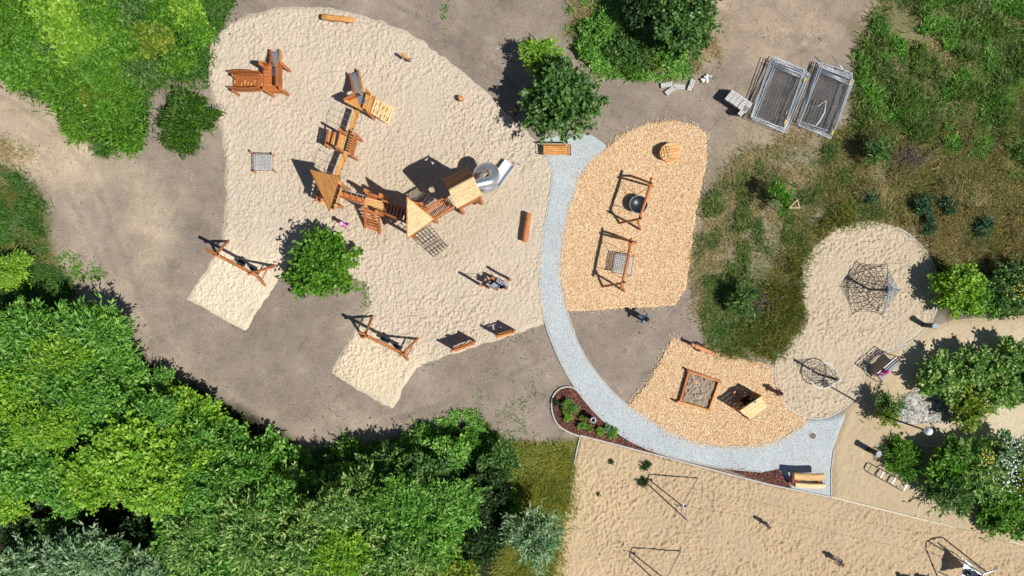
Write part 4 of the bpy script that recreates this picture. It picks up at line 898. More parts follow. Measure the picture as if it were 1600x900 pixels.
# --- rising slat walkway
t = thing('rising_walkway', 'dark slatted walkway rising from stair deck to second pointed roof', 'walkway', G(622, 332))
A0, A1, B0, B1 = G(601,315,1.3), G(598,333,1.3), G(645,331,2.15), G(640,350,2.15)
for k, (a, b) in enumerate(((A0, B0), (A1, B1))):
    MB().beam(a + V((0,0,-0.08)), b + V((0,0,-0.08)), 0.08, 0.16).build('side_beam', M['larch'], t)
    MB().beam(a + V((0,0,0.55)), b + V((0,0,0.5)), 0.1, 0.12).build('hand_rail', M['larch_log'], t)
for i in range(8):
    u = (i + 0.5) / 8; MB().beam(A0.lerp(B0, u), A1.lerp(B1, u), 0.11, 0.035).build('tread', M['larch_dark'], t)

# --- second pointed roof tower
t = thing('pointed_roof_tower', 'tallest play tower under a bright pale triangular roof with a climbing net', 'play tower', G(668, 352))
AP, R1, R2 = G(636,308,4.75), G(636,372,2.75), G(678,342,2.75)
tri_boards(t, 'roof_board', R1, R2, AP, 11, 0.04, M['larch_cream'], 0.014)
Bk = V((AP.x - 0.35, AP.y + 0.75, 2.6)); b2 = V((AP.x + 0.75, AP.y + 0.55, 2.6))
r = MB(); r.beam(R1 - V((0,0,0.08)), R2 - V((0,0,0.08)), 0.06, 0.12); r.beam(R1 - V((0,0,0.08)), AP - V((0,0,0.1)), 0.06, 0.1); r.beam(R2 - V((0,0,0.08)), AP - V((0,0,0.1)), 0.06, 0.1); r.build('rafter', M['larch'], t)
ZB = 2.15; F = [V((AP.x-0.3,AP.y+0.05,ZB)), V((AP.x+0.35,AP.y-0.05,ZB)), V((R2.x-0.15,R2.y+0.1,ZB)), V((R1.x+0.05,R1.y+0.2,ZB))]
boards_on(t, 'floor_board', F[0], F[1], F[3], F[2], 9, 0.05, M['larch_gold'])
for f in F: MB().log(V((f.x, f.y, -0.1)), V((f.x, f.y, 2.72)), 0.09).build('post', M['larch_log'], t)
for a, b in ((F[0], F[1]), (F[2], F[3])): rail_slats(t, V((a.x,a.y,0)), V((b.x,b.y,0)), ZB-0.1, ZB+0.55, 9, M['larch'])
net(t, 'climbing_net', G(648,367,1.9), G(671,352,1.9), G(677,401,0.03), G(700,386,0.03), 5, 8, 0.016, 'rope_dark')

# --- slat bridge
t = thing('slat_bridge', 'suspended slat bridge with log rails between second pointed roof and gabled hut', 'bridge', G(688, 325))
A0, A1, B0, B1 = G(664,330,2.1), G(678,345,2.1), G(701,309,2.1), G(711,325,2.1)
for i in range(15):
    u = (i + 0.5) / 15; sag = V((0, 0, -0.1 * math.sin(u * 3.14))); MB().beam(A0.lerp(B0, u) + sag, A1.lerp(B1, u) + sag, 0.06, 0.04).build('slat', M['larch'], t)
for a, b in ((A0, B0), (A1, B1)):
    MB().log(a + V((0,0,0.6)), b + V((0,0,0.6)), 0.055).build('hand_rail', M['larch_log'], t)
    for i in range(13):
        u = (i + 0.5) / 13; p = a.lerp(b, u); MB().beam(p + V((0,0,-0.15)), p + V((0,0,0.56)), 0.05, 0.03).build('baluster', M['larch'], t)

# --- gabled hut
t = thing('gabled_hut_tower', 'play tower hut with gabled plank roof, pale on one side and brown on the other', 'play tower', G(728, 310))
K0, K1 = G(701,297,4.7), G(740,276,4.7); E0, E1 = G(714,326,3.5), G(753,305,3.5); D0, D1 = G(690,281,3.6), G(730,261,3.6)
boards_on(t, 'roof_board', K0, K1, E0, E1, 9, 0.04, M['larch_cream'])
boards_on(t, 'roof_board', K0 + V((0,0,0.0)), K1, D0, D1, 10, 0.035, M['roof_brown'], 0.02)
ZH = 2.1; C = []
for e, d, s in ((E0, D0, 0.12), (E1, D1, 0.88)):
    for q, k in ((e, 0.14), (d, 0.14)):
        m = (e + d) / 2; x = q.lerp(m, k); x = x + (K1 - K0) * (0.1 if s < 0.5 else -0.1); C.append(V((x.x, x.y, 0)))
for c in C: MB().log(c - V((0,0,0.1)), c + V((0,0,3.55)), 0.095).build('post', M['larch_log'], t)
zz = V((0, 0, ZH)); boards_on(t, 'floor_board', C[0]+zz, C[2]+zz, C[1]+zz, C[3]+zz, 10, 0.05, M['larch'])
for a, b in ((C[0], C[2]), (C[1], C[3])): boards_on(t, 'wall_board', a+V((0,0,2.9)), b+V((0,0,2.9)), a+V((0,0,2.0)), b+V((0,0,2.0)), 6, 0.03, M['larch'])
for a, b in ((C[0], C[1]), (C[2], C[3])):
    MB().prism([a+V((0,0,3.55)), b+V((0,0,3.55)), (a+b)/2+V((0,0,4.45))], 0.03).build('gable', M['larch_gold'], t)
MB().log(V((G(741,318).x, G(741,318).y, -0.1)), C[2] + V((0,0,1.9)), 0.09).build('strut', M['larch_log'], t)

# --- spiral tube slide
t = thing('spiral_tube_slide', 'shiny steel spiral tube slide with open chute beside the gabled hut', 'slide', G(763, 276))
cx, cy = G(758, 271, 2.6).x, G(758, 271, 2.6).y; Rh = 0.44; rt = 0.27
start = (C[2] + C[3]) / 2; ang0 = math.atan2(-1, 0.45); pts = []
d0 = (K1 - K0).normalized(); sdir = V((d0.y, -d0.x, 0))
tang = V((cx, cy, 0)) + sdir * Rh                       # where the straight piece meets the coil
pts += [V((start.x, start.y, 2.6)), V((start.x, start.y, 2.6)).lerp(V((tang.x, tang.y, 2.5)), 0.5)]
a0 = math.atan2(sdir.y, sdir.x); turns = 1.08
for i in range(41):
    u = i / 40; a = a0 + 2 * math.pi * turns * u; pts.append(V((cx + Rh * math.cos(a), cy + Rh * math.sin(a), 2.5 - 1.95 * u)))
MB().tube(pts, rt, 18, caps=False).build('tube', M['steel'], t)
end = pts[-1]; ea = a0 + 2 * math.pi * turns; ed = V((-math.sin(ea), math.cos(ea), 0)); q = G(797, 254, 0.3); ed = (V((q.x, q.y, 0)) - V((end.x, end.y, 0))); Lc = ed.length; ed.normalize(); sd = V((-ed.y, ed.x, 0))
mb = MB(); vs = []; k = 8; m = 9
for i in range(k + 1):
    u = i / k; c = V((end.x, end.y, 0)) + ed * (Lc * u) + V((0, 0, 0.55 - 0.27 * u))
    for j in range(m + 1):
        a = math.pi * (-0.12 + 1.24 * j / m); vs.append(c + sd * (-math.cos(a) * 0.33) + V((0, 0, -math.sin(a) * 0.2)))
nv = len(vs); vs2 = vs + [v - V((0, 0, 0.015)) for v in vs]; fs = []
for i in range(k):
    for j in range(m):
        a = i * (m + 1) + j; fs += [(a, a + 1, a + m + 2, a + m + 1), (nv + a, nv + a + m + 1, nv + a + m + 2, nv + a + 1)]
mb.add(vs2, fs, None, True); mb.build('chute', M['bright_steel'], t)
for a in (0.6, 2.6, 4.6): MB().tube([(cx + 0.6 * math.cos(a), cy + 0.6 * math.sin(a), -0.1), (cx + 0.6 * math.cos(a), cy + 0.6 * math.sin(a), 1.1)], 0.035, 8).build('support', M['galv'], t)

# --- low rope hammock between four posts
t = thing('net_hammock', 'small square pale rope net strung between four low posts', 'net', G(409, 252))
hc = [(395,240),(426,241),(396,266),(427,267)]
for x, y in ((394,239),(428,243),(399,270),(430,268)): MB().log(G(x, y) - V((0,0,0.1)), G(x - 2, y - 1.5, 0.55), 0.06).build('post', M['larch_log'], t)
net(t, 'rope_mat', *[G(x, y, 0.42) for x, y in hc], 12, 12, 0.02, 'rope_pale', 0.08, frame=(0.022, 'rope_dark'))

# --- two-seat log swings
def log_swing(label, a, b, z, feet, ends, shift=0.0):
    """a, b: ground points under the two leg crossings; feet: four ground pixels"""
    A_, B_ = G(*a), G(*b); A_.z = z; B_.z = z; t = thing('log_swing', label, 'swing', V(((A_.x + B_.x) / 2, (A_.y + B_.y) / 2, 0)), 'log swings on the pale sand pads')
    d = (B_ - A_).normalized(); MB().log(A_ - d * ends[0], B_ + d * ends[1], 0.085, 0.08).build('cross_beam', M['larch_log'], t)
    for k, (p, c) in enumerate(((feet[0], A_), (feet[1], A_), (feet[2], B_), (feet[3], B_))):
        f = G(*p) - V((0, 0, 0.1)); e = c - V((0, 0, 0.06)); e = e + (e - f).normalized() * 0.38; o = d * (0.09 if k % 2 else -0.09)
        MB().log(f, e + o, 0.075, 0.065).build('leg', M['larch_log'], t)
    for c, f0, f1 in ((A_, feet[0], feet[1]), (B_, feet[2], feet[3])):
        MB().log(G(*f0).lerp(c, 0.38), G(*f1).lerp(c, 0.38), 0.035, n=7).build('brace', M['larch_log'], t)
    sd = V((-d.y, d.x, 0))
    for k, u in enumerate((0.34, 0.7)):
        p = A_.lerp(B_, u); zs = 0.5; r = []
        s = MB(); q = V((p.x, p.y, zs)) - sd * 0.04
        if k == 0 and shift: s.lathe(q, [(0.0, -0.05), (0.2, -0.04), (0.22, 0.02), (0.18, 0.2), (0.17, 0.2), (0.19, 0.0), (0.0, -0.02)], 12)
        else: s.beam(q - d * 0.25, q + d * 0.25, 0.2, 0.045)
        s.build('seat', M['rubber'], t)
        for e in (-0.22, 0.22): MB().tube([p + d * e * 1.1, q + d * e], 0.010, 4).build('chain', M['grey_metal'], t)
    return t
log_swing('log swing on the left sand pad with one bucket seat', (366,401), (420,429), 2.15, ((357,375),(336,394),(431,414),(414,447)), (0.6, 0.25), 1)
log_swing('log swing on the pad nearest the standing play boards', (586,520), (641,547), 2.15, ((582,492),(564,527),(654,528),(637,563)), (0.42, 0.2))

# --- nest swings
def nest_swing(label, ends, cross, feet, z, seat):
    E0, E1 = G(*ends[0], z), G(*ends[1], z); t = thing('nest_swing', label, 'swing', V(((E0.x + E1.x) / 2, (E0.y + E1.y) / 2, 0)), 'nest swings on the wood chips')
    mid = E0.lerp(E1, 0.5) + V((0.05, 0.02, 0.03))
    MB().tube([E0, E0.lerp(mid, 0.5) + V((0.02, 0, 0)), mid, mid.lerp(E1, 0.5), E1], [0.06, 0.075, 0.08, 0.075, 0.06], 9, wob=0.08).build('cross_beam', M['larch_log'], t)
    d = (E1 - E0).normalized(); C0, C1 = G(*cross[0], z - 0.1), G(*cross[1], z - 0.1)
    for k, (f, c) in enumerate(((feet[0], C0), (feet[1], C0), (feet[2], C1), (feet[3], C1))):
        p = G(*f) - V((0, 0, 0.1)); e = c + (c - p).normalized() * (0.35 if k % 2 == 0 else 0.2) + d * (0.07 if k % 2 else -0.07)
        MB().log(p, e, 0.065, 0.055).build('leg', M['larch_log'] if k % 2 else M['larch'], t)
    c = G(*seat['at'], seat['z']); hang = (E0.lerp(E1, 0.22), E0.lerp(E1, 0.80))
    if seat['kind'] == 'bowl':
        R = 0.46; n = 24
        b = MB(); b.lathe(c - V((0, 0, 0.2)), [(0.0, -0.01), (0.2, 0.015), (0.34, 0.08), (0.43, 0.17), (R, 0.24), (R + 0.01, 0.25), (R - 0.01, 0.255), (0.42, 0.2), (0.33, 0.11), (0.2, 0.045), (0.0, 0.02)], n); b.build('bowl', M['rubber'], t)
        MB().tube([c + V((R * math.cos(a * 6.283 / n), R * math.sin(a * 6.283 / n), 0.05)) for a in range(n)], 0.022, 6, closed=True).build('rim', M['grey_metal'], t)
        pts = [c + V((R * math.cos(a), R * math.sin(a), 0.05)) for a in (2.2, 0.6, 4.0, 5.4)]
    else:
        w = 0.5; yaw = seat['yaw']; ux = V((math.cos(yaw), math.sin(yaw), 0)) * w; uy = V((-math.sin(yaw), math.cos(yaw), 0)) * w
        q = [c - ux - uy, c + ux - uy, c - ux + uy, c + ux + uy]
        net(t, 'rope_mat', *q, 11, 11, 0.021, 'rope_pale', 0.06, frame=(0.03, 'rope_grey')); pts = [q[2], q[3], q[0], q[1]]
    for k, p in enumerate(pts): MB().tube([hang[k // 2], p], 0.011, 4).build('rope', M['rope_brown'], t)
    return t
nest_swing('log frame swing with a black rubber bowl seat on the wood chips', ((1018,277),(997,348)), ((1014,287),(997,344)), ((984,273),(1022,291),(965,349),(1002,360)), 1.95, dict(kind='bowl', at=(997.5,319.5), z=0.5))
nest_swing('log frame swing with a square rope mat seat on the wood chips', ((986,372),(970,452)), ((984,379),(972,444)), ((958,365),(996,379),(939,448),(977,456)), 1.95, dict(kind='mat', at=(973,413), z=0.5, yaw=-0.16))

# --- tilted plank disc
t = thing('plank_disc', 'round tilted plank turntable with metal hand hoops at the top of the wood chips', 'turntable', G(1047, 239))
c = G(1048, 238, 0.4); ax = V((0.30, -0.05, 0.95)).normalized(); e1 = V((0.98, 0.17, 0)); e1 = (e1 - ax * e1.dot(ax)).normalized(); e2 = ax.cross(e1); Rd = 0.60
for i in range(6):
    v0, v1 = -1 + 2 * i / 6 + 0.016, -1 + 2 * (i + 1) / 6 - 0.016; q = []
    w0, w1 = math.sqrt(max(0, 1.02 - v0 * v0)), math.sqrt(max(0, 1.02 - v1 * v1))
    q = [c + e1 * (-w0 * Rd * 1.05) + e2 * v0 * Rd * 0.82, c + e1 * (min(w0, 0.86) * Rd * 1.1) + e2 * v0 * Rd * 0.82, c + e1 * (min(w1, 0.86) * Rd * 1.1) + e2 * v1 * Rd * 0.82, c + e1 * (-w1 * Rd * 1.05) + e2 * v1 * Rd * 0.82]
    MB().prism(q, 0.07, ax).build('plank', M['larch_pale'] if i % 3 else M['larch_gold'], t)
MB().log(V((c.x, c.y, -0.1)), c - ax * 0.08, 0.14).build('pivot', M['larch_dark'], t)
for s in (-0.3,): MB().tube([c + e1 * -0.15 + e2 * -0.28 + ax * 0.0, c + e1 * -0.15 + e2 * -0.3 + ax * 0.22, c + e1 * -0.22 + e2 * 0.3 + ax * 0.22, c + e1 * -0.22 + e2 * 0.28 + ax * 0.0], 0.018, 6).build('hand_hoop', M['galv'], t)
MB().tube([c + e1 * -0.5 + e2 * -0.2, c + e1 * -0.52 + e2 * -0.2 + ax * 0.2, c + e1 * -0.5 + e2 * 0.25 + ax * 0.2, c + e1 * -0.45 + e2 * 0.25], 0.018, 6).build('hand_hoop', M['dark_metal'], t)

# --- logs, stump, sighting log
def log_bench(label, a, b, r, z, mat, feet=True):
    A_, B_ = G(*a, z), G(*b, z); t = thing('log_bench', label, 'log bench', V(((A_.x + B_.x) / 2, (A_.y + B_.y) / 2, 0)))
    MB().log(A_, B_, r, r * 0.95, 14).build('log', M[mat], t); d = (B_ - A_).normalized(); sd = V((-d.y, d.x, 0))
    for u in (0.25, 0.75):
        p = A_.lerp(B_, u); MB().log(V((p.x, p.y, -0.08)) - sd * (r + 0.03), V((p.x, p.y, -0.08)) + sd * (r + 0.03) , 0.09).build('cradle', M['larch_dark'], t) if not feet else MB().log(V((p.x, p.y, -0.1)), V((p.x, p.y, z - r * 0.5)), 0.1).build('foot', M['larch_dark'], t)
    return t
log_bench('orange log bench at the top edge of the big sand area', (503,26), (553,32), 0.15, 0.42, 'larch_gold')
log_bench('reddish log bench lying upright in the picture beside the gravel path', (826,333), (820,378), 0.16, 0.42, 'larch_log')
t = thing('tree_stump_seat', 'single round stump standing alone on the sand', 'stump', G(720, 154))
MB().log(G(720,154) - V((0,0,0.1)), G(719,153.5,0.42), 0.16, 0.15, 14).build('stump', M['larch_log'], t); p = G(719,153.5,0.423)
MB().lathe(p, [(0.135, -0.004), (0.0, 0.004)], 14).build('cut_face', M['larch_pale'], t)
t = thing('sighting_log', 'short hollow log on a bracket post, alone at the upper right of the sand', 'play log', G(634, 91))
MB().log(G(627,84,0.75), G(637,91.5,0.75), 0.075).build('log', M['larch_gold'], t)
MB().log(G(640,94) - V((0,0,0.1)), G(640,93,0.62), 0.07).build('post', M['larch_log'], t)
MB().tube([G(637,95,0.1), G(639,91,0.7), G(642,96,0.7), G(643,97,0.05)], 0.02, 6).build('bracket', M['galv'], t)

# --- sand play station of posts
t = thing('sand_play_station', 'cluster of log posts with steel trays and pulley ropes on the lower sand', 'sand play', G(777, 444))
spots = [((752.5,446),2.0,0.075),((797,437.5),2.0,0.075),((759,437),0.75,0.075),((771,435),0.85,0.09),((764,449),0.55,0.075),((777,451.5),0.55,0.08),((792,450.5),0.9,0.085),((786,441),0.6,0.07)]
for (x, y), z, r in spots: MB().log(G(x, y) - V((0, 0, 0.1)), V((G(x,y).x + random.uniform(-0.03,0.03), G(x,y).y, z)), r, r * 0.95).build('post', M['larch_dark'] if x in (764, 777, 786) else M['larch_log'], t)
for (x, y), z, w, l in (((764,443),0.42,0.2,0.36),((774,447),0.45,0.2,0.4),((781,440),0.55,0.16,0.36),((789,445),0.5,0.16,0.34)):
    c = G(x, y, z); a = math.radians(-25 + random.uniform(-12, 12)); d = V((math.cos(a), math.sin(a), 0)); tr = MB(); tr.beam(c - d * l / 2, c + d * l / 2, w, 0.02); o = tr.build('tray', M['steel'], t); sd = V((-d.y, d.x, 0))
    for s in (-1, 1): MB().beam(c - d * l / 2 + sd * s * w / 2 + V((0,0,0.05)), c + d * l / 2 + sd * s * w / 2 + V((0,0,0.05)), 0.03, 0.1).build('tray_side', M['galv'], o)
for (x, y), z in (((758,440),0.5),((767,440),0.6),((783,447),0.45)): MB().lathe(G(x, y, z), [(0.0, -0.13), (0.11, -0.13), (0.15, 0.12), (0.14, 0.12), (0.10, -0.11), (0.0, -0.11)], 12).build('bucket', M['rubber'], t)
for a, b in ((G(752.5,446,1.95), G(758,440,0.65)), (G(797,437.5,1.95), G(767,440,0.75)), (G(797,437.5,1.9), G(783,447,0.6)), (G(752.5,446,1.9), G(771,435,0.85))):
    MB().tube([V((a.x,a.y,a.z)), a.lerp(b, 0.5) - V((0,0,0.1)), b], 0.011, 4).build('rope', M['rope_dark'], t)
MB().beam(G(797,446,0.55), G(797.5,453,0.55), 0.05, 0.04).build('handle', M['white'], t)

# --- standing play boards
def play_board(label, a, b, z, face, frame=False):
    A_, B_ = G(*a), G(*b); t = thing('play_board', label, 'play board', (A_ + B_) / 2, 'standing play boards at the lower sand edge'); d = (B_ - A_).normalized()
    for p in (A_, B_): MB().log(p - V((0, 0, 0.1)), p + V((0, 0, z)), 0.07).build('post', M['larch_log'], t)
    up = lambda p, h: V((p.x, p.y, h)); sd = V((-d.y, d.x, 0)); a0, b0 = A_ + d * 0.05, B_ - d * 0.05
    if not frame:
        n = 7
        for i in range(n):
            z0, z1 = 0.35 + (z - 0.4) * i / n, 0.35 + (z - 0.4) * (i + 1) / n - 0.008
            MB().beam(up(a0, (z0 + z1) / 2), up(b0, (z0 + z1) / 2), 0.04, z1 - z0).build('board', M['larch'], t)
        MB().beam(up(a0.lerp(b0, 0.42), z + 0.04), up(a0.lerp(b0, 0.62), z + 0.04), 0.05, 0.12).build('crest', M['larch'], t)
    else:
        MB().beam(up(a0, 1.3), up(b0, 1.3), 0.06, 0.1).build('top_rail', M['larch'], t); MB().beam(up(a0, 0.32), up(b0, 0.32), 0.06, 0.1).build('bottom_rail', M['larch'], t)
        for i in range(2): MB().beam(up(a0, 0.42 + 0.14 * i), up(b0, 0.42 + 0.14 * i), 0.035, 0.13).build('board', M['larch'], t)
        MB().beam(up(b0 - d * 0.2, 0.8), up(b0, 0.8), 0.035, 0.95, (0, 0, 1)).build('board', M['larch'], t)
        MB().beam(up(a0, 0.8), up(a0 + d * 0.12, 0.8), 0.035, 0.95, (0, 0, 1)).build('board', M['larch'], t)
        for i in range(5):
            for j in range(3):
                if (i * 3 + j * 5) % 4 == 0: continue
                c = up(a0.lerp(b0, 0.2 + 0.13 * i), 0.68 + 0.19 * j); MB().lathe(c, [(0.0, -0.02), (0.07, -0.02), (0.07, 0.02), (0.0, 0.02)], 8, sd).build('bead', M['larch_dark'], t)
    MB().beam(a0 + V((0, 0, 0.06)) - sd * 0.06, b0 + V((0, 0, 0.06)) - sd * 0.06, 0.22, 0.12).build('sill', M['larch_gold'] if frame else M['larch_log'], t)
    return t
play_board('closed plank play board standing at the sand edge', (709,545), (742,533), 1.45, None)
play_board('play board with open frame and beads nearest the gravel path', (777,523), (803,516), 1.45, None, True)

# --- bench with armrests under the shade tree
t = thing('park_bench', 'orange plank bench with dark armrests under the dark round tree', 'bench', G(870, 235))
for i in range(5): MB().beam(G(848,229+3*i,0.45), G(892,229+3*i,0.45), 0.085, 0.04).build('seat_plank', M['larch_gold'], t)
for x in (848.5, 891.5): MB().tube([G(x,227,0.02), G(x,227,0.66), G(x,242,0.66), G(x,242,0.02)], 0.022, 6).build('armrest', M['dark_metal'], t)
for i in range(3): MB().beam(G(848,225.5,0.6+0.11*i), G(892,225.5,0.6+0.11*i), 0.035, 0.09).build('back_plank', M['larch_gold'], t)

# --- square sandbox
t = thing('sandbox', 'small square timber sandbox filled with grey sand on the wood chips', 'sandbox', G(1088, 608))
q = [(1075,579),(1122,595),(1106,640),(1061,627)]; cc = [G(x, y, 0.0) for x, y in q]
me_ = patch('sandbox_sand', [(1077,582),(1119,596),(1104,637),(1064,625)], M['sand'], 0.04, 0.12, trodden(0.14, 0.16, 222), 0.03, 0.0, A(176,160,140,0.78), None, 31, None)
me_.parent = t; me_.location = -ORIGIN[t.name]; me_.name = 'sand_fill'
for i in range(4):
    a, b = cc[i], cc[(i + 1) % 4]; d = (b - a).normalized(); e = 0.12 if i in (0, 2) else -0.03
    MB().beam(a - d * e + V((0,0,0.14)), b + d * e + V((0,0,0.14)), 0.10, 0.28).build('side_timber', M['larch_gold'] if i in (1, 2) else M['larch'], t)
for x, y in ((1072,577),(1054,626)): MB().log(G(x, y) - V((0,0,0.1)), G(x, y) + V((0,0,0.42)), 0.055).build('corner_post', M['larch_dark'], t)

# --- lean-to play hut
t = thing('lean_to_hut', 'open lean-to play hut with pale board roof sloping away from the sandbox', 'play hut', G(1168, 628))
U0, U1 = G(1156,642,1.35), G(1190,619,1.35); W0, W1 = G(1172,655,0.55), G(1199,636,0.55)
boards_on(t, 'roof_board', U0, U1, W0, W1, 7, 0.03, M['larch_cream'])
for p, z in ((U0, 1.3), (U1, 1.3), (W0, 0.5), (W1, 0.5)): MB().log(V((p.x, p.y, -0.1)), V((p.x, p.y, z)), 0.05).build('post', M['larch_log'], t)
boards_on(t, 'wall_board', V((U1.x,U1.y,1.25)), V((W1.x,W1.y,0.5)), V((U1.x,U1.y,0.1)), V((W1.x,W1.y,0.1)), 5, 0.025, M['larch'])
MB().beam(G(1152,633,0.38), G(1166,622,0.38), 0.26, 0.04).build('bench_plank', M['larch_log'], t)
for x, y in ((1155,631),(1163,624)): MB().log(G(x,y) - V((0,0,0.1)), G(x,y) + V((0,0,0.36)), 0.06).build('bench_leg', M['larch_dark'], t)
MB().beam(G(1147,612,0.4), G(1152,616,0.4), 0.16, 0.04).build('stool_plank', M['larch_log'], t)
MB().log(G(1149.5,614) - V((0,0,0.1)), G(1149.5,614) + V((0,0,0.38)), 0.07).build('stool_leg', M['larch_dark'], t)

# --- seesaw
t = thing('seesaw', 'narrow timber seesaw at the upper edge of the lower wood chips', 'seesaw', G(1096, 545))
MB().beam(G(1080,538,0.62), G(1120,555,0.38), 0.16, 0.07).build('plank', M['larch_log'], t)
MB().log(G(1091,548,0.42), G(1098,540,0.42), 0.09).build('axle', M['larch_dark'], t)
for x, y in ((1091,548),(1098,540)): MB().log(G(x,y) - V((0,0,0.1)), G(x,y) + V((0,0,0.5)), 0.05).build('post', M['larch_log'], t)
for u in (0.1, 0.88): c = G(1080,538,0.62).lerp(G(1120,555,0.38), u); MB().tube([c + V((-0.05,-0.12,0)), c + V((-0.05,-0.12,0.22)), c + V((0.05,0.12,0.22)), c + V((0.05,0.12,0))], 0.014, 5).build('handle', M['dark_metal'], t)

# --- net pyramid
t = thing('net_pyramid', 'climbing net pyramid of black and blue ropes round a leaning dark mast', 'climbing net', G(1357, 452))
base = G(1357, 452); top = G(1388, 453, 1.9); MB().tube([base - V((0,0,0.1)), top], 0.06, 8).build('mast', M['dark_metal'], t)
anch = [G(1336.5,406), G(1386,410), G(1408,453.5), G(1379,496), G(1330,492), G(1309,447.5)]
for k, a in enumerate(anch):
    MB().tube([a, top], 0.016, 5).build('stay_rope', M['rope_blue'] if k in (1, 2, 3) else M['rope_dark'], t)
for k in range(6):
    a, b = anch[k], anch[(k + 1) % 6]; mb = MB(); nr = 6 if k in (1, 2) else 9
    for j in range(1, nr):
        u = 0.12 + 0.84 * (1 - j / nr) ** 1.0; p, q = a.lerp(top, 1 - u), b.lerp(top, 1 - u); m = p.lerp(q, 0.5); m = m + (top - m) * 0.10 * u
        mb.tube([p, p.lerp(q, 0.25).lerp(m, 0.35), m, p.lerp(q, 0.75).lerp(m, 0.35), q], 0.012, 4)
    for v in (0.25, 0.5, 0.75):
        m0 = a.lerp(b, v); mm = m0 + (top - m0) * 0.22; mb.tube([mm, mm.lerp(top, 0.5), top], 0.011, 4)
    mb.build('net_panel', M['rope_blue'] if k in (1, 2) else M['rope_dark'], t)
# inner net level
mb = MB(); P6 = [a.lerp(top, 0.42) for a in anch]; ctr = base + V((0.35, 0, 0.75))
for k in range(6): mb.tube([P6[k], ctr], 0.011, 4); mb.tube([P6[k].lerp(ctr, 0.5), P6[(k + 1) % 6].lerp(ctr, 0.5)], 0.011, 4)
mb.build('inner_net', M['rope_dark'], t)

# --- spinning net basket
t = thing('net_carousel', 'spinning net carousel with white ring and leaning dark mast on the small round sand', 'carousel', G(1279, 585))
base = G(1279, 585); top = G(1311, 593.5, 2.2); MB().tube([base - V((0,0,0.1)), top], 0.06, 8).build('mast', M['dark_metal'], t); MB().lathe(top, [(0, -0.08), (0.07, -0.05), (0.08, 0.03), (0, 0.09)], 10).build('mast_cap', M['white'], t)
rc = G(1285.5, 586.5, 0.5); Rr = 0.68; ring = [rc + V((Rr * math.cos(a * 6.283 / 28), Rr * math.sin(a * 6.283 / 28), 0)) for a in range(28)]
MB().tube(ring, 0.028, 7, closed=True).build('ring', M['white'], t)
mb = MB()
for k in range(0, 28, 2): mb.tube([ring[k], ring[k].lerp(V((base.x, base.y, 0.55)), 0.5), V((base.x, base.y, 0.6))], 0.011, 4)
for s in (0.3, 0.55, 0.8): mb.tube([V((base.x, base.y, 0.58)).lerp(p, s) - V((0,0,0.06)) for p in ring[::2]], 0.011, 4, closed=True)
mb.build('floor_net', M['rope_grey'], t)
for k in (2, 7, 11, 16, 21, 26): MB().tube([ring[k], top - V((0,0,0.05))], 0.014, 5).build('stay_rope', M['rope_dark'], t)
mb = MB()
for s in (0.25, 0.5, 0.72): mb.tube([ring[k].lerp(top, s) for k in (2, 7, 11, 16, 21, 26)], 0.010, 4, closed=True)
mb.build('side_net', M['rope_grey'], t)

# --- tall slatted bench on a tube frame
t = thing('slatted_bench', 'grey slatted bench with high dark tube frame beside the sandy walk', 'bench', G(1376, 572))
d = (G(1393,562) - G(1365,586)).normalized(); sd = V((d.y, -d.x, 0)); o = G(1377, 573)
for i in range(5): c = o + sd * (-0.12 + 0.10 * i) + V((0,0,0.46)); MB().beam(c - d * 0.66, c + d * 0.66, 0.075, 0.03).build('seat_slat', M['slat_grey'], t)
for i in range(3): c = o - sd * (0.2 + 0.03 * i) + V((0,0,0.62 + 0.12 * i)); MB().beam(c - d * 0.66, c + d * 0.66, 0.03, 0.09).build('back_slat', M['grey_metal'], t)
for s in (-1, 1):
    e = o + d * 0.7 * s; MB().tube([e + sd * 0.4 - V((0,0,0.05)), e + sd * 0.32 + V((0,0,0.7)), e - sd * 0.22 + V((0,0,0.75)), e - sd * 0.3 - V((0,0,0.05))], 0.025, 6).build('side_frame', M['dark_metal'], t)
    MB().tube([e - sd * 0.22 + V((0,0,0.75)), e - sd * 0.25 + V((0,0,1.3))], 0.025, 6).build('upright', M['dark_metal'], t)
for z in (1.05, 1.3): MB().tube([o - d * 0.7 - sd * 0.25 + V((0,0,z)), o + d * 0.7 - sd * 0.25 + V((0,0,z))], 0.025, 6).build('top_rail', M['dark_metal'], t)

# --- litter bins
def bin_(label, at, rot):
    p = G(*at); t = thing('litter_bin', label, 'litter bin', p, 'dark litter bins with grey lids')
    out = [(math.cos(a) * r, math.sin(a) * r) for a, r in [(k * 6.283 / 14, 0.115 + 0.09 * max(0, math.cos(k * 6.283 / 14)) ** 2) for k in range(14)]]
    R_ = Matrix.Rotation(rot, 3, 'Z'); f = lambda s, z: [p + R_ @ V((x * s, y * s, 0)) + V((0, 0, z)) for x, y in out]
    MB().prism(f(0.92, 0.95), 1.0, (0, 0, 1)).build('body', M['dark_metal'], t); MB().prism(f(1.06, 1.06), 0.05, (0, 0, 1)).build('lid', M['lid_grey'], t)
    for s in (-1, 1): MB().beam(p + R_ @ V((0, 0.14 * s, 0.93)), p + R_ @ V((0, 0.14 * s, 1.03)), 0.03, 0.03).build('lid_arm', M['dark_metal'], t)
bin_('dark litter bin with pale lid at the rim of the round sand pit', (1441,508), 0.5)
bin_('dark litter bin with grey lid beside the low bush and bicycle hoops', (1356,703), 1.1)

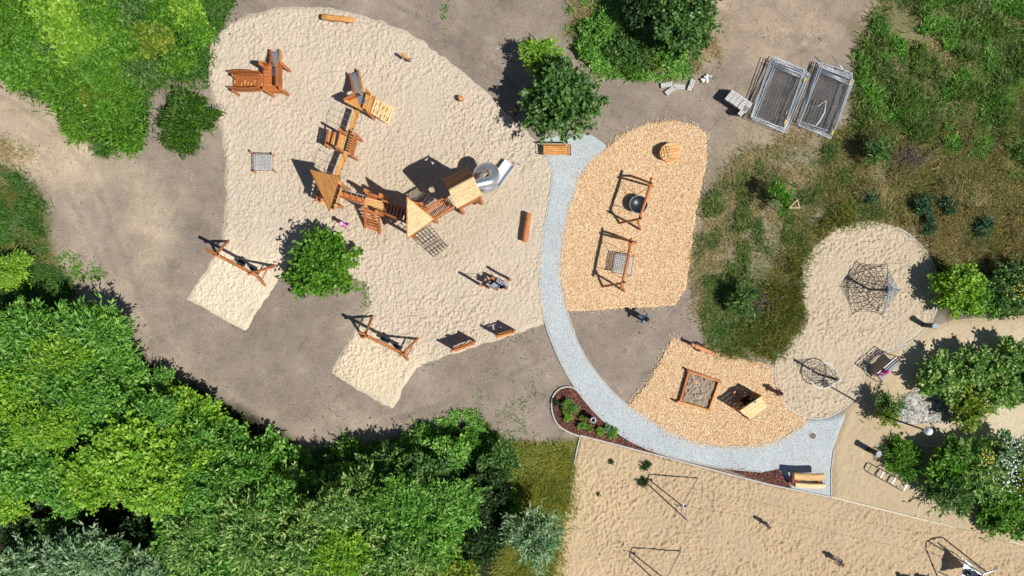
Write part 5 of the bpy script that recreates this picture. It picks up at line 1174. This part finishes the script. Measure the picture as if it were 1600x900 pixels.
# --- globe lamp
t = thing('globe_lamp', 'tall dark lamp post with white globe on the sandy walk', 'street lamp', G(1370, 646))
p = G(1370, 646); MB().tube([p - V((0,0,0.1)), p + V((0,0,0.9)), p + V((0,0,4.25))], [0.06, 0.05, 0.035], 9).build('pole', M['dark_metal'], t)
MB().lathe(p + V((0,0,4.45)), [(0.0, -0.19), (0.1, -0.16), (0.17, -0.08), (0.19, 0.0), (0.17, 0.09), (0.1, 0.165), (0.0, 0.19)], 18).build('globe', M['opal'], t)
MB().lathe(p, [(0.13, -0.05), (0.13, 0.05), (0.07, 0.12), (0.0, 0.12)], 12).build('base_collar', M['dark_metal'], t)
# --- ring bollard
t = thing('ring_bollard', 'short dark bollard with pale ring top in the mulch bed', 'bollard', G(924, 652))
p = G(924, 652); MB().lathe(p, [(0.11, -0.1), (0.11, 0.75), (0.0, 0.75)], 14).build('body', M['dark_metal'], t)
MB().lathe(p + V((0,0,0.76)), [(0.075, 0.0), (0.16, 0.0), (0.17, 0.03), (0.16, 0.05), (0.08, 0.045), (0.075, 0.0)], 18).build('ring_cap', M['grey_metal'], t)
# --- drain cover
t = thing('drain_cover', 'round brown drain cover set in the gravel', 'drain cover', G(1270, 681))
MB().lathe(G(1270,681,0.06), [(0.2, -0.06), (0.2, 0.018), (0.17, 0.018)], 22, sm=False).build('rim', M['concrete'], t)
MB().lathe(G(1270,681,0.06), [(0.168, 0.0), (0.168, 0.024), (0.0, 0.026)], 22, sm=False).build('lid', M['cover'], t)
for i in range(3): MB().beam(G(1266,678.5+2.5*i,0.09), G(1274,678.5+2.5*i,0.09), 0.02, 0.012).build('rib', M['dark_metal'], t)
# --- curved timber bench
t = thing('curved_timber_bench', 'massive curved pale timber bench with a backrest at the gravel end', 'bench', G(1264, 752))
def slab(name, pts, wid, z, th, mat):
    mb = MB(); P = [G(x, y, z) for x, y in smooth(pts, 5, False)]
    vs = []; fs = []; gs = []; n = len(P); run = 0
    for i in range(n):
        dd = (P[min(i+1,n-1)] - P[max(i-1,0)]).normalized(); x = V((-dd.y, dd.x, 0)); run += (P[i] - P[i-1]).length if i else 0
        for k in range(10):
            a = 2 * math.pi * k / 10; ca, sa = math.cos(a), math.sin(a); sx = math.copysign(abs(ca) ** 0.5, ca) * wid / 2; sz = math.copysign(abs(sa) ** 0.5, sa) * th / 2
            vs.append(P[i] + x * sx + V((0, 0, sz))); gs.append((run, sx + 5, sz))
    for i in range(n - 1):
        for k in range(10): fs.append((i*10+k, i*10+(k+1)%10, i*10+10+(k+1)%10, i*10+10+k))
    fs += [tuple(range(9, -1, -1)), tuple((n-1)*10 + k for k in range(10))]; mb.add(vs, fs, gs, False); return mb.build(name, mat, t)
slab('backrest', [(1240,743.5),(1263,745.5),(1287,745)], 0.36, 0.72, 0.26, M['larch_pale'])
slab('seat', [(1242,757),(1265,759),(1289,759)], 0.26, 0.42, 0.22, M['larch_cream'])
for x, y in ((1245,748),(1279,750)): MB().beam(G(x,y-6,0.18), G(x+0.5,y+9,0.18), 0.26, 0.36).build('support', M['larch_dark'], t)
MB().log(G(1238,742,0.5), G(1240,757,0.3), 0.13).build('end_log', M['larch_dark'], t)
# --- bicycle hoops
for k, (a, b) in enumerate((((1375,746),(1380.5,737)), ((1393,755.5),(1399,746.5)), ((1411.5,766),(1417,757)))):
    z = 0.78; A_, B_ = G(*a, z), G(*b, z); d = (B_ - A_).normalized(); t = thing('bicycle_hoop', ('bicycle hoop nearest the litter bin', 'middle bicycle hoop of three', 'bicycle hoop nearest the beach kerb')[k], 'bike rack', V(((A_.x+B_.x)/2, (A_.y+B_.y)/2, 0)), 'steel bicycle hoops')
    MB().tube([V((A_.x, A_.y, -0.1)) - d*0.05, V((A_.x, A_.y, 0.55)) - d*0.05, A_ - V((0,0,0.05)) - d*0.03, A_ + d * 0.03, B_ - d * 0.03, B_ - V((0,0,0.05)) + d*0.03, V((B_.x, B_.y, 0.55)) + d*0.05, V((B_.x, B_.y, -0.1)) + d*0.05], 0.026, 8).build('hoop', M['grey_metal'], t)
    MB().beam(A_ + V((0,0,0.03)), B_ + V((0,0,0.03)), 0.07, 0.03).build('top_plate', M['white'], t)
    MB().tube([V((A_.x, A_.y, 0.4)), V((B_.x, B_.y, 0.4))], 0.018, 6).build('cross_bar', M['grey_metal'], t)

# --- zip line frames
def zip_frame(label, dx, dy, cable_to=None):
    t = thing('zip_line_portal', label, 'zip line', G(1075 + dx, 785 + dy), 'end frames of the two zip lines')
    g = lambda x, y, z=0.0: G(x + dx, y + dy) + V((0, 0, z)); ax = g(1053, 763, 2.2); b2 = g(1049, 777, 2.15)
    MB().tube([g(1093,745,-0.1), ax - (ax - g(1093,745)).normalized() * 0.12, ax, ax.lerp(b2, 0.5) + V((0,0,0.02)), b2, b2 - (b2 - g(1077,817)).normalized() * 0.12, g(1077,817,-0.1)], 0.035, 8).build('arch', M['galv'], t)
    m = ax.lerp(b2, 0.5); MB().tube([g(1070,794,-0.1), m], 0.032, 8).build('back_stay', M['galv'], t)
    MB().lathe(m + V((0.1, -0.02, -0.08)), [(0, -0.06), (0.06, -0.05), (0.06, 0.05), (0, 0.06)], 8, (1, -0.2, 0)).build('brake_spring', M['dark_metal'], t)
    MB().tube([m, m + V((-0.25, 0.06, 0.12)), m + V((-0.38, 0.08, 0.02)), m + V((-0.4, 0.08, -0.12))], 0.022, 6).build('hook', M['dark_metal'], t)
    return t, m
t, m1 = zip_frame('steel tube zip line frame just below the gravel path', 0, 0)
end = V((G(1500,858).x, G(1500,858).y, 2.3)); pts = [m1.lerp(end, i / 10) - V((0, 0, 0.5 * 4 * (i/10) * (1 - i/10))) for i in range(11)]; MB().tube(pts, 0.006, 4).build('cable', M['dark_metal'], t)
t, m2 = zip_frame('steel tube zip line frame at the bottom picture edge', -27, 114)
end2 = V((G(1470,985).x, G(1470,985).y, 2.3)); pts = [m2.lerp(end2, i / 10) - V((0, 0, 0.5 * 4 * (i/10) * (1 - i/10))) for i in range(11)]; MB().tube(pts, 0.006, 4).build('cable', M['dark_metal'], t)
t = thing('zip_line_start_portal', 'zip line start frame with white triangular platform at the lower right', 'zip line', G(1515, 885))
bs, be = G(1545,898), G(1475,935); a1, a2 = V((G(1508,862).x, G(1508,862).y, 2.3)), V((G(1485,880).x, G(1485,880).y, 2.3))
MB().tube([bs - V((0,0,0.1)), a1 + V((0.12,0,-0.1)), a1, (a1 + a2) / 2 + V((-0.25,0.1,0.02)), a2, a2 + V((0.05,-0.12,-0.12)), be - V((0,0,0.1))], 0.038, 8).build('arch', M['galv'], t)
MB().tube([G(1530,893) - V((0,0,0.1)), (a1 + a2) / 2 + V((-0.25,0.1,0.0))], 0.035, 8).build('stay', M['galv'], t)
pl = [G(1508,874,0.9), G(1540,904,0.9), G(1500,912,0.9)]; MB().prism(pl, 0.05, (0, 0, 1)).build('platform', M['white'], t)
for p in pl: MB().tube([V((p.x, p.y, -0.1)), V((p.x * 0.995, p.y, 0.85))], 0.03, 7).build('platform_leg', M['galv'], t)
MB().tube([pl[0] + V((0.05,0,0)), pl[0] + V((0.05,0,0.7)), pl[1] + V((0,0,0.7)), pl[1]], 0.025, 7).build('hand_rail', M['galv'], t)
sp = V((G(1492,884).x, G(1492,884).y, 1.0)); MB().tube([sp, V((sp.x, sp.y, 2.2))], 0.012, 5).build('seat_rope', M['rope_dark'], t); MB().lathe(sp, [(0, -0.04), (0.15, -0.03), (0.16, 0.02), (0.05, 0.05), (0, 0.05)], 14).build('seat_disc', M['rubber'], t)

# --- stacked site fence panels
def panel_parts(w, l):
    fr = MB(); fr.tube([(-w/2, -l/2, 0), (w/2, -l/2, 0), (w/2, l/2, 0), (-w/2, l/2, 0)], 0.022, 6, closed=True)
    mid = MB(); mid.tube([(-w/2, l/2 - 0.28, 0), (w/2, l/2 - 0.28, 0)], 0.014, 5)
    wires = MB()
    for i in range(1, 26): y = -l/2 + l * i / 26; wires.beam((-w/2, y, 0.004), (w/2, y, 0.004), 0.005, 0.005)
    for i in range(1, 11): x = -w/2 + w * i / 11; wires.beam((x, -l/2, -0.004), (x, l/2, -0.004), 0.006, 0.005)
    cl = MB(); cl.beam((w/2 - 0.03, l*0.3, 0.025), (w/2 - 0.03, l*0.3 + 0.22, 0.025), 0.09, 0.06)
    return [(fr.build('frame', M['zinc']), ), (mid.build('cross_tube', M['zinc']), ), (wires.build('wire_mesh', M['wire']), ), (cl.build('clamp', M['yellow']), )]
protos = [p[0] for p in panel_parts(1.8, 3.25)]
for p in protos: COL.objects.unlink(p)
for s, (cx_, cy_, rot) in enumerate(((1218,148,-22.0), (1289,157,-19.5))):
    for k in range(11):
        last = k == 10; z = 0.05 + 0.052 * k; c = G(cx_ + random.uniform(-4, 4), cy_ + random.uniform(-7, 7), z); c.z = z
        lab = ('topmost', 'second', 'third', 'fourth', 'fifth', 'sixth', 'seventh', 'eighth', 'ninth', 'tenth', 'lowest')[10 - k] + ' site fence panel, counted from the top of the stack ' + ('nearest the concrete blocks', 'beside the grass')[s]
        t = thing('fence_panel', lab, 'fence panel', c, ('stack of fence panels nearest the blocks', 'stack of fence panels beside the grass')[s]); t.rotation_euler = (random.uniform(-0.006, 0.006), random.uniform(-0.006, 0.006), math.radians(rot + random.uniform(-3.0, 3.0)) + (math.pi if k % 2 and k % 4 == 1 and False else 0))
        for pr in protos:
            if pr.name.startswith('clamp') and k not in (2, 5, 7, 9, 10): continue
            if pr.name.startswith('wire_mesh') and k in (1, 4, 8): continue
            o = pr.copy(); COL.objects.link(o); o.parent = t
            if pr.name.startswith('clamp'): o.location = (0, random.choice((0, -1.9, -2.4, 0.2)), 0)
for p in protos: bpy.data.objects.remove(p)
t = thing('loose_pole', 'loose metal pole leaning over the fence stack beside the grass', 'pole', G(1312, 108)); MB().tube([G(1301,89,0.85), G(1325,117,0.65)], 0.022, 7).build('tube', M['galv'], t)
t = thing('cable_tie_strap', 'white strap lying curled on the fence stack beside the grass', 'strap', G(1285, 178)); MB().tube([G(1278,166,0.66), G(1291,157,0.66), G(1288,176,0.66), G(1280,190,0.66), G(1274,197,0.66)], 0.03, 5).build('band', M['white'], t)

# --- concrete fence feet
fb = MB(); fb.prism([(-0.3,-0.115,0.14),(0.3,-0.115,0.14),(0.3,0.115,0.14),(-0.3,0.115,0.14)], 0.14, (0,0,1)); block = fb.build('block', M['concrete']); COL.objects.unlink(block)
hb = MB()
for x in (-0.2, -0.08, 0.08, 0.2):
    for y in (-0.045, 0.045): hb.lathe((x, y, 0.143), [(0.022, 0), (0.0, 0.001)], 8)
holes = hb.build('sockets', M['dark_metal']); holes['kind'] = 'stuff'; COL.objects.unlink(holes)
def foot(label, x, y, z, yaw, group, show=True, sc=1.0):
    p = G(x, y, z); p.z = z; t = thing('concrete_fence_foot', label, 'concrete block', p, group); t.rotation_euler = (0, 0, yaw); t.scale = (sc, sc, 1)
    for pr in (block, holes) if show else (block,): o = pr.copy(); COL.objects.link(o); o.parent = t
GL = 'loose concrete fence feet'
foot('loose concrete foot farthest left under the bush', 1041, 133.5, 0.0, math.radians(8), GL); foot('loose concrete foot lying aslant below the others', 1047, 142, 0.0, math.radians(36), GL)
foot('loose concrete foot touching the aslant one', 1060.5, 136.5, 0.0, math.radians(-3), GL); foot('loose concrete foot standing alone next to the rubble', 1079, 134, 0.0, math.radians(70), GL)
GS = 'stacked concrete fence feet'; yaw = math.radians(51)
for col in range(5):
    for row in range(5):
        x, y = 1140 + 6.6 * col, 150 + 4.5 * col; z = 0.142 * row
        foot(('lowest', 'second lowest', 'middle', 'second highest', 'topmost')[row] + ' concrete foot in ' + ('the first', 'the second', 'the third', 'the fourth', 'the fifth')[col] + ' stack column counted towards the fence panels', x + random.uniform(-0.5, 0.5), y + random.uniform(-0.5, 0.5), z, yaw + random.uniform(-0.05, 0.05), GS, row == 4)
for row in range(5): foot(('lowest', 'second lowest', 'middle', 'second highest', 'topmost')[row] + ' concrete foot in the odd column jutting out below the stack', 1160.5, 174, 0.142 * row, yaw - 0.12, GS, row == 4)
bpy.data.objects.remove(block); bpy.data.objects.remove(holes)
t = thing('rubble_heap', 'small heap of white broken rubble on the soil', 'rubble', G(1102, 124)); t['kind'] = 'thing'
for k in range(26):
    c = G(1102 + random.gauss(0, 3.4), 124 + random.gauss(0, 3.4)); s = random.uniform(0.05, 0.11); h = random.uniform(0.02, 0.14); a = random.random() * 3
    MB().beam(c + V((-s*math.cos(a), -s*math.sin(a), h)), c + V((s*math.cos(a), s*math.sin(a), h + random.uniform(-0.04, 0.06))), s * 1.2, s * 0.8).build('chunk', M['white'] if k % 3 else M['grey_metal'], t)

# --- brushwood heaps and tree stakes
def brush(label, at, sx, sy, n, seed):
    rr = random.Random(seed); t = thing('brushwood_heap', label, 'brushwood', G(*at)); mb = MB()
    for k in range(n):
        c = G(at[0] + rr.gauss(0, sx), at[1] + rr.gauss(0, sy)); a = rr.uniform(0, 6.28); l = rr.uniform(0.3, 1.0); e = c + V((math.cos(a) * l, math.sin(a) * l, 0)); z0, z1 = rr.uniform(0.02, 0.3), rr.uniform(0.02, 0.45)
        mb.tube([c + V((0, 0, z0)), c.lerp(e, 0.5) + V((rr.gauss(0, 0.06), rr.gauss(0, 0.06), (z0 + z1) / 2 + 0.05)), e + V((0, 0, z1))], [0.018, 0.013, 0.006], 4)
    o = mb.build('twigs', M['dry_stick'], t); o['kind'] = 'stuff'
brush('upper heap of dry brushwood on the meadow right of the fence stacks', (1415, 246), 14, 6, 90, 1); brush('lower heap of dry brushwood between the chip bed and round sand', (1188, 470), 10, 6, 60, 2)
t = thing('tree_stakes', 'triangle of pale stakes and battens round the young tree', 'tree stakes', G(1226, 326)); q = [G(1216,330), G(1228,318), G(1231,330)]
for p in q: MB().log(p - V((0,0,0.1)), p + V((0,0,1.5)), 0.03, n=7).build('stake', M['larch_cream'], t)
for i in range(3): MB().beam(q[i] + V((0,0,1.45)), q[(i+1)%3] + V((0,0,1.45)), 0.04, 0.05).build('batten', M['larch_cream'], t)
for x, y, l, a in ((1162,442,0.35,1.1),(1212,477,0.5,0.0),(1198,340,0.4,1.4),(1158,540,0.3,0.4)):
    pass

# ------------------------------------------------------------------ people
SKINS = []
def skinned(name, parent, verts, edges, radii, mat, root=0, sub=1):
    me = bpy.data.meshes.new(name); me.from_pydata([tuple(v) for v in verts], edges, []); o = bpy.data.objects.new(name, me); COL.objects.link(o); o.parent = parent
    md = o.modifiers.new('skin', 'SKIN'); md.use_smooth_shade = True
    for i, r in enumerate(radii): me.skin_vertices[0].data[i].radius = (r, r)
    me.skin_vertices[0].data[root].use_root = True
    ss = o.modifiers.new('sub', 'SUBSURF'); ss.levels = sub; ss.render_levels = sub; SKINS.append((o, mat)); return o

CL = {}
def cloth(name, rgb):
    if name not in CL: CL[name] = plain('cloth_' + name, lin(*rgb)[:3], 0.85, 0, 0.12)
    return CL[name]
def person(label, at, h, yaw, top, bottom, hair, pose='stand', z=0.0, cat='person', arms=0.25, stride=0.1):
    p = G(*at); p.z = z; t = thing('person', label, cat, p); t.rotation_euler = (0, 0, yaw); k = h / 1.0
    o_ = ORIGIN.pop(t.name)
    hip = 0.48 * k; sh = 0.78 * k; hd = 0.92 * k; y0 = 0
    if pose == 'sit': hip = 0.13 * k; sh = 0.43 * k; hd = 0.57 * k
    if pose == 'crouch': hip = 0.2 * k; sh = 0.45 * k; hd = 0.57 * k; y0 = 0.1 * k
    P = {'pel': V((0, 0, hip)), 'wst': V((0, y0 * 0.3, (hip + sh) / 2)), 'chs': V((0, y0 * 0.8, sh - 0.06 * k)), 'nek': V((0, y0, sh + 0.04 * k)), 'hed': V((0, y0 + 0.01 * k, hd)), 'crn': V((0, y0 + 0.005 * k, hd + 0.055 * k))}
    vs, es, rs, ix = [], [], [], {}
    def add(n, v, r, par=None):
        ix[n] = len(vs); vs.append(v); rs.append(r * k)
        if par: es.append((ix[par], ix[n]))
    add('pel', P['pel'], 0.075); add('wst', P['wst'], 0.068, 'pel'); add('chs', P['chs'], 0.075, 'wst'); add('nek', P['nek'], 0.032, 'chs'); add('hed', P['hed'], 0.072, 'nek'); add('crn', P['crn'], 0.052, 'hed')
    add('nos', P['hed'] + V((0, 0.085 * k, -0.012 * k)), 0.012, 'hed')
    for s, sg in (('l', -1), ('r', 1)):
        add('ear' + s, P['hed'] + V((sg * 0.078 * k, 0, 0)), 0.012, 'hed')
        if pose == 'stand': kn = V((sg * 0.055 * k, 0.03 * k + sg * stride * 0.5 * k, hip * 0.52)); an = V((sg * 0.055 * k, sg * stride * k - 0.02 * k, 0.05 * k))
        elif pose == 'sit': kn = V((sg * 0.07 * k, 0.24 * k, hip)); an = V((sg * 0.07 * k, 0.27 * k, -0.16 * k))
        else: kn = V((sg * 0.09 * k, 0.2 * k, 0.24 * k)); an = V((sg * 0.08 * k, 0.05 * k, 0.05 * k))
        add('hip' + s, P['pel'] + V((sg * 0.055 * k, 0, -0.02 * k)), 0.06, 'pel'); add('kne' + s, kn, 0.042, 'hip' + s); add('ank' + s, an, 0.03, 'kne' + s); add('toe' + s, an + V((0, 0.1 * k, -0.025 * k)), 0.028, 'ank' + s)
        shd = P['chs'] + V((sg * 0.105 * k, 0, 0.015 * k)); el = shd + V((sg * arms * 0.25 * k, 0.02 * k, -0.15 * k)); wr = el + V((sg * arms * 0.15 * k, 0.09 * k, -0.11 * k)); pm = wr + V((0, 0.03 * k, -0.03 * k))
        add('sho' + s, shd, 0.04, 'chs'); add('elb' + s, el, 0.03, 'sho' + s); add('wri' + s, wr, 0.02, 'elb' + s); add('pal' + s, pm, 0.022, 'wri' + s)
        dn = V((0, 0.5, -0.85)).normalized()
        for f in range(4): b = pm + dn * 0.02 * k + V((0, 0, 0)) + V(((f - 1.5) * 0.013 * k, 0, 0)); add('fa%d%s' % (f, s), b, 0.007, 'pal' + s); add('fb%d%s' % (f, s), b + dn * (0.035 + 0.006 * (f in (1, 2))) * k + V((0, 0.008 * k, 0)), 0.006, 'fa%d%s' % (f, s))
        add('th' + s, pm + V((-sg * 0.028 * k, 0.01 * k, -0.012 * k)), 0.008, 'pal' + s)
    body = skinned('body', t, vs, es, rs, M['skin'])
    g = lambda names: [vs[ix[n]] for n in names]
    tn = ['pel', 'wst', 'chs', 'shol', 'elbl', 'shor', 'elbr']; skinned('shirt', t, g(tn), [(0, 1), (1, 2), (2, 3), (3, 4), (2, 5), (5, 6)], [x * k for x in (0.10, 0.098, 0.105, 0.062, 0.048, 0.062, 0.048)], top)
    bn = ['pel', 'hipl', 'knel', 'ankl', 'hipr', 'kner', 'ankr']; skinned('trousers', t, g(bn), [(0, 1), (1, 2), (2, 3), (0, 4), (4, 5), (5, 6)], [x * k for x in (0.092, 0.078, 0.058, 0.045, 0.078, 0.058, 0.045)], bottom)
    hv = MB(); c = P['hed']; pr = [(0.094 * k, 0.0), (0.098 * k, 0.03 * k), (0.082 * k, 0.085 * k), (0.045 * k, 0.118 * k), (0.0, 0.126 * k)]; hv.lathe(c + V((0, -0.014 * k, 0)), pr, 12); hv.build('hair', hair, t)
    for sg in (-1, 1): MB().lathe(c + V((sg * 0.03 * k, 0.072 * k, 0.004 * k)), [(0, -0.008 * k), (0.009 * k, 0), (0, 0.008 * k)], 6).build('eye', M['rope_dark'], t); MB().tube([vs[ix['ank' + ('l' if sg < 0 else 'r')]] + V((0, -0.03 * k, -0.02 * k)), vs[ix['toe' + ('l' if sg < 0 else 'r')]]], [0.038 * k, 0.032 * k], 8).build('shoe', cloth('shoe', (210, 208, 204)), t)
    ORIGIN[t.name] = o_; return t
HB = plain('hair_brown', lin(70, 48, 34)[:3], 0.6); HD = plain('hair_dark', lin(30, 24, 22)[:3], 0.5); HF = plain('hair_fair', lin(190, 150, 96)[:3], 0.6)
person('child in pink and purple standing by the bright green tree', (541,352), 1.15, 2.6, cloth('pink', (206, 110, 198)), cloth('purple', (120, 56, 142)), plain('hat_pink', lin(224, 170, 220)[:3], 0.8), arms=0.6)
person('person in dark clothes at the shaded sand edge beside the round tree', (806,178), 1.3, 0.6, cloth('brown', (92, 72, 72)), cloth('charcoal', (40, 40, 46)), HB)
person('person in blue top below the rope mat swing', (1003,497), 1.35, 0.9, cloth('blue', (66, 136, 200)), cloth('sky', (130, 180, 214)), HD, arms=0.35)
person('child in plum clothes at the edge of the wood chips', (1210,611), 1.0, 1.2, cloth('plum', (152, 84, 128)), cloth('plum2', (120, 70, 106)), HB, arms=0.2)
person('child in grey-white walking on the beach sand below the gravel path', (1194,816), 0.95, 2.2, cloth('pale_grey', (170, 174, 190)), cloth('slate', (96, 100, 122)), HF, arms=0.15)
person('child in white and mauve on the beach sand nearest the zip line start', (1304,872), 1.05, 1.0, cloth('mauve2', (164, 136, 152)), cloth('white', (222, 220, 214)), HF, arms=0.15)
person('person on the bottom picture edge left of the zip line start', (1424,909), 1.3, 0.4, cloth('grey', (120, 124, 142)), cloth('charcoal', (40, 40, 46)), HB, arms=0.3)
person('second person on the bottom picture edge nearest the zip line start', (1452,909), 1.3, 0.2, cloth('mauve', (132, 106, 122)), cloth('charcoal', (40, 40, 46)), HD, arms=0.3)
person('child in pink sitting on the slatted bench', (1369,577), 1.1, 2.4, cloth('magenta', (214, 52, 152)), cloth('rose', (224, 130, 190)), plain('hat_rose', lin(214, 70, 160)[:3], 0.8), 'sit', 0.42)
person('child in red and blue on the zip line platform', (1508,888), 1.15, 1.6, cloth('red', (150, 30, 40)), cloth('blue2', (96, 150, 206)), HD, 'crouch', 0.9)
person('person in black sitting in the open lean-to hut', (1165,620), 1.45, 2.3, cloth('black', (22, 22, 24)), cloth('black', (22, 22, 24)), HD, 'sit', 0.32)
dg = bpy.context.evaluated_depsgraph_get()
done = [(o, mat, bpy.data.meshes.new_from_object(o.evaluated_get(dg))) for o, mat in SKINS]
for o, mat, me in done:
    o.modifiers.clear(); o.data = me; me.materials.clear(); me.materials.append(mat)
    me.polygons.foreach_set('use_smooth', [True] * len(me.polygons))
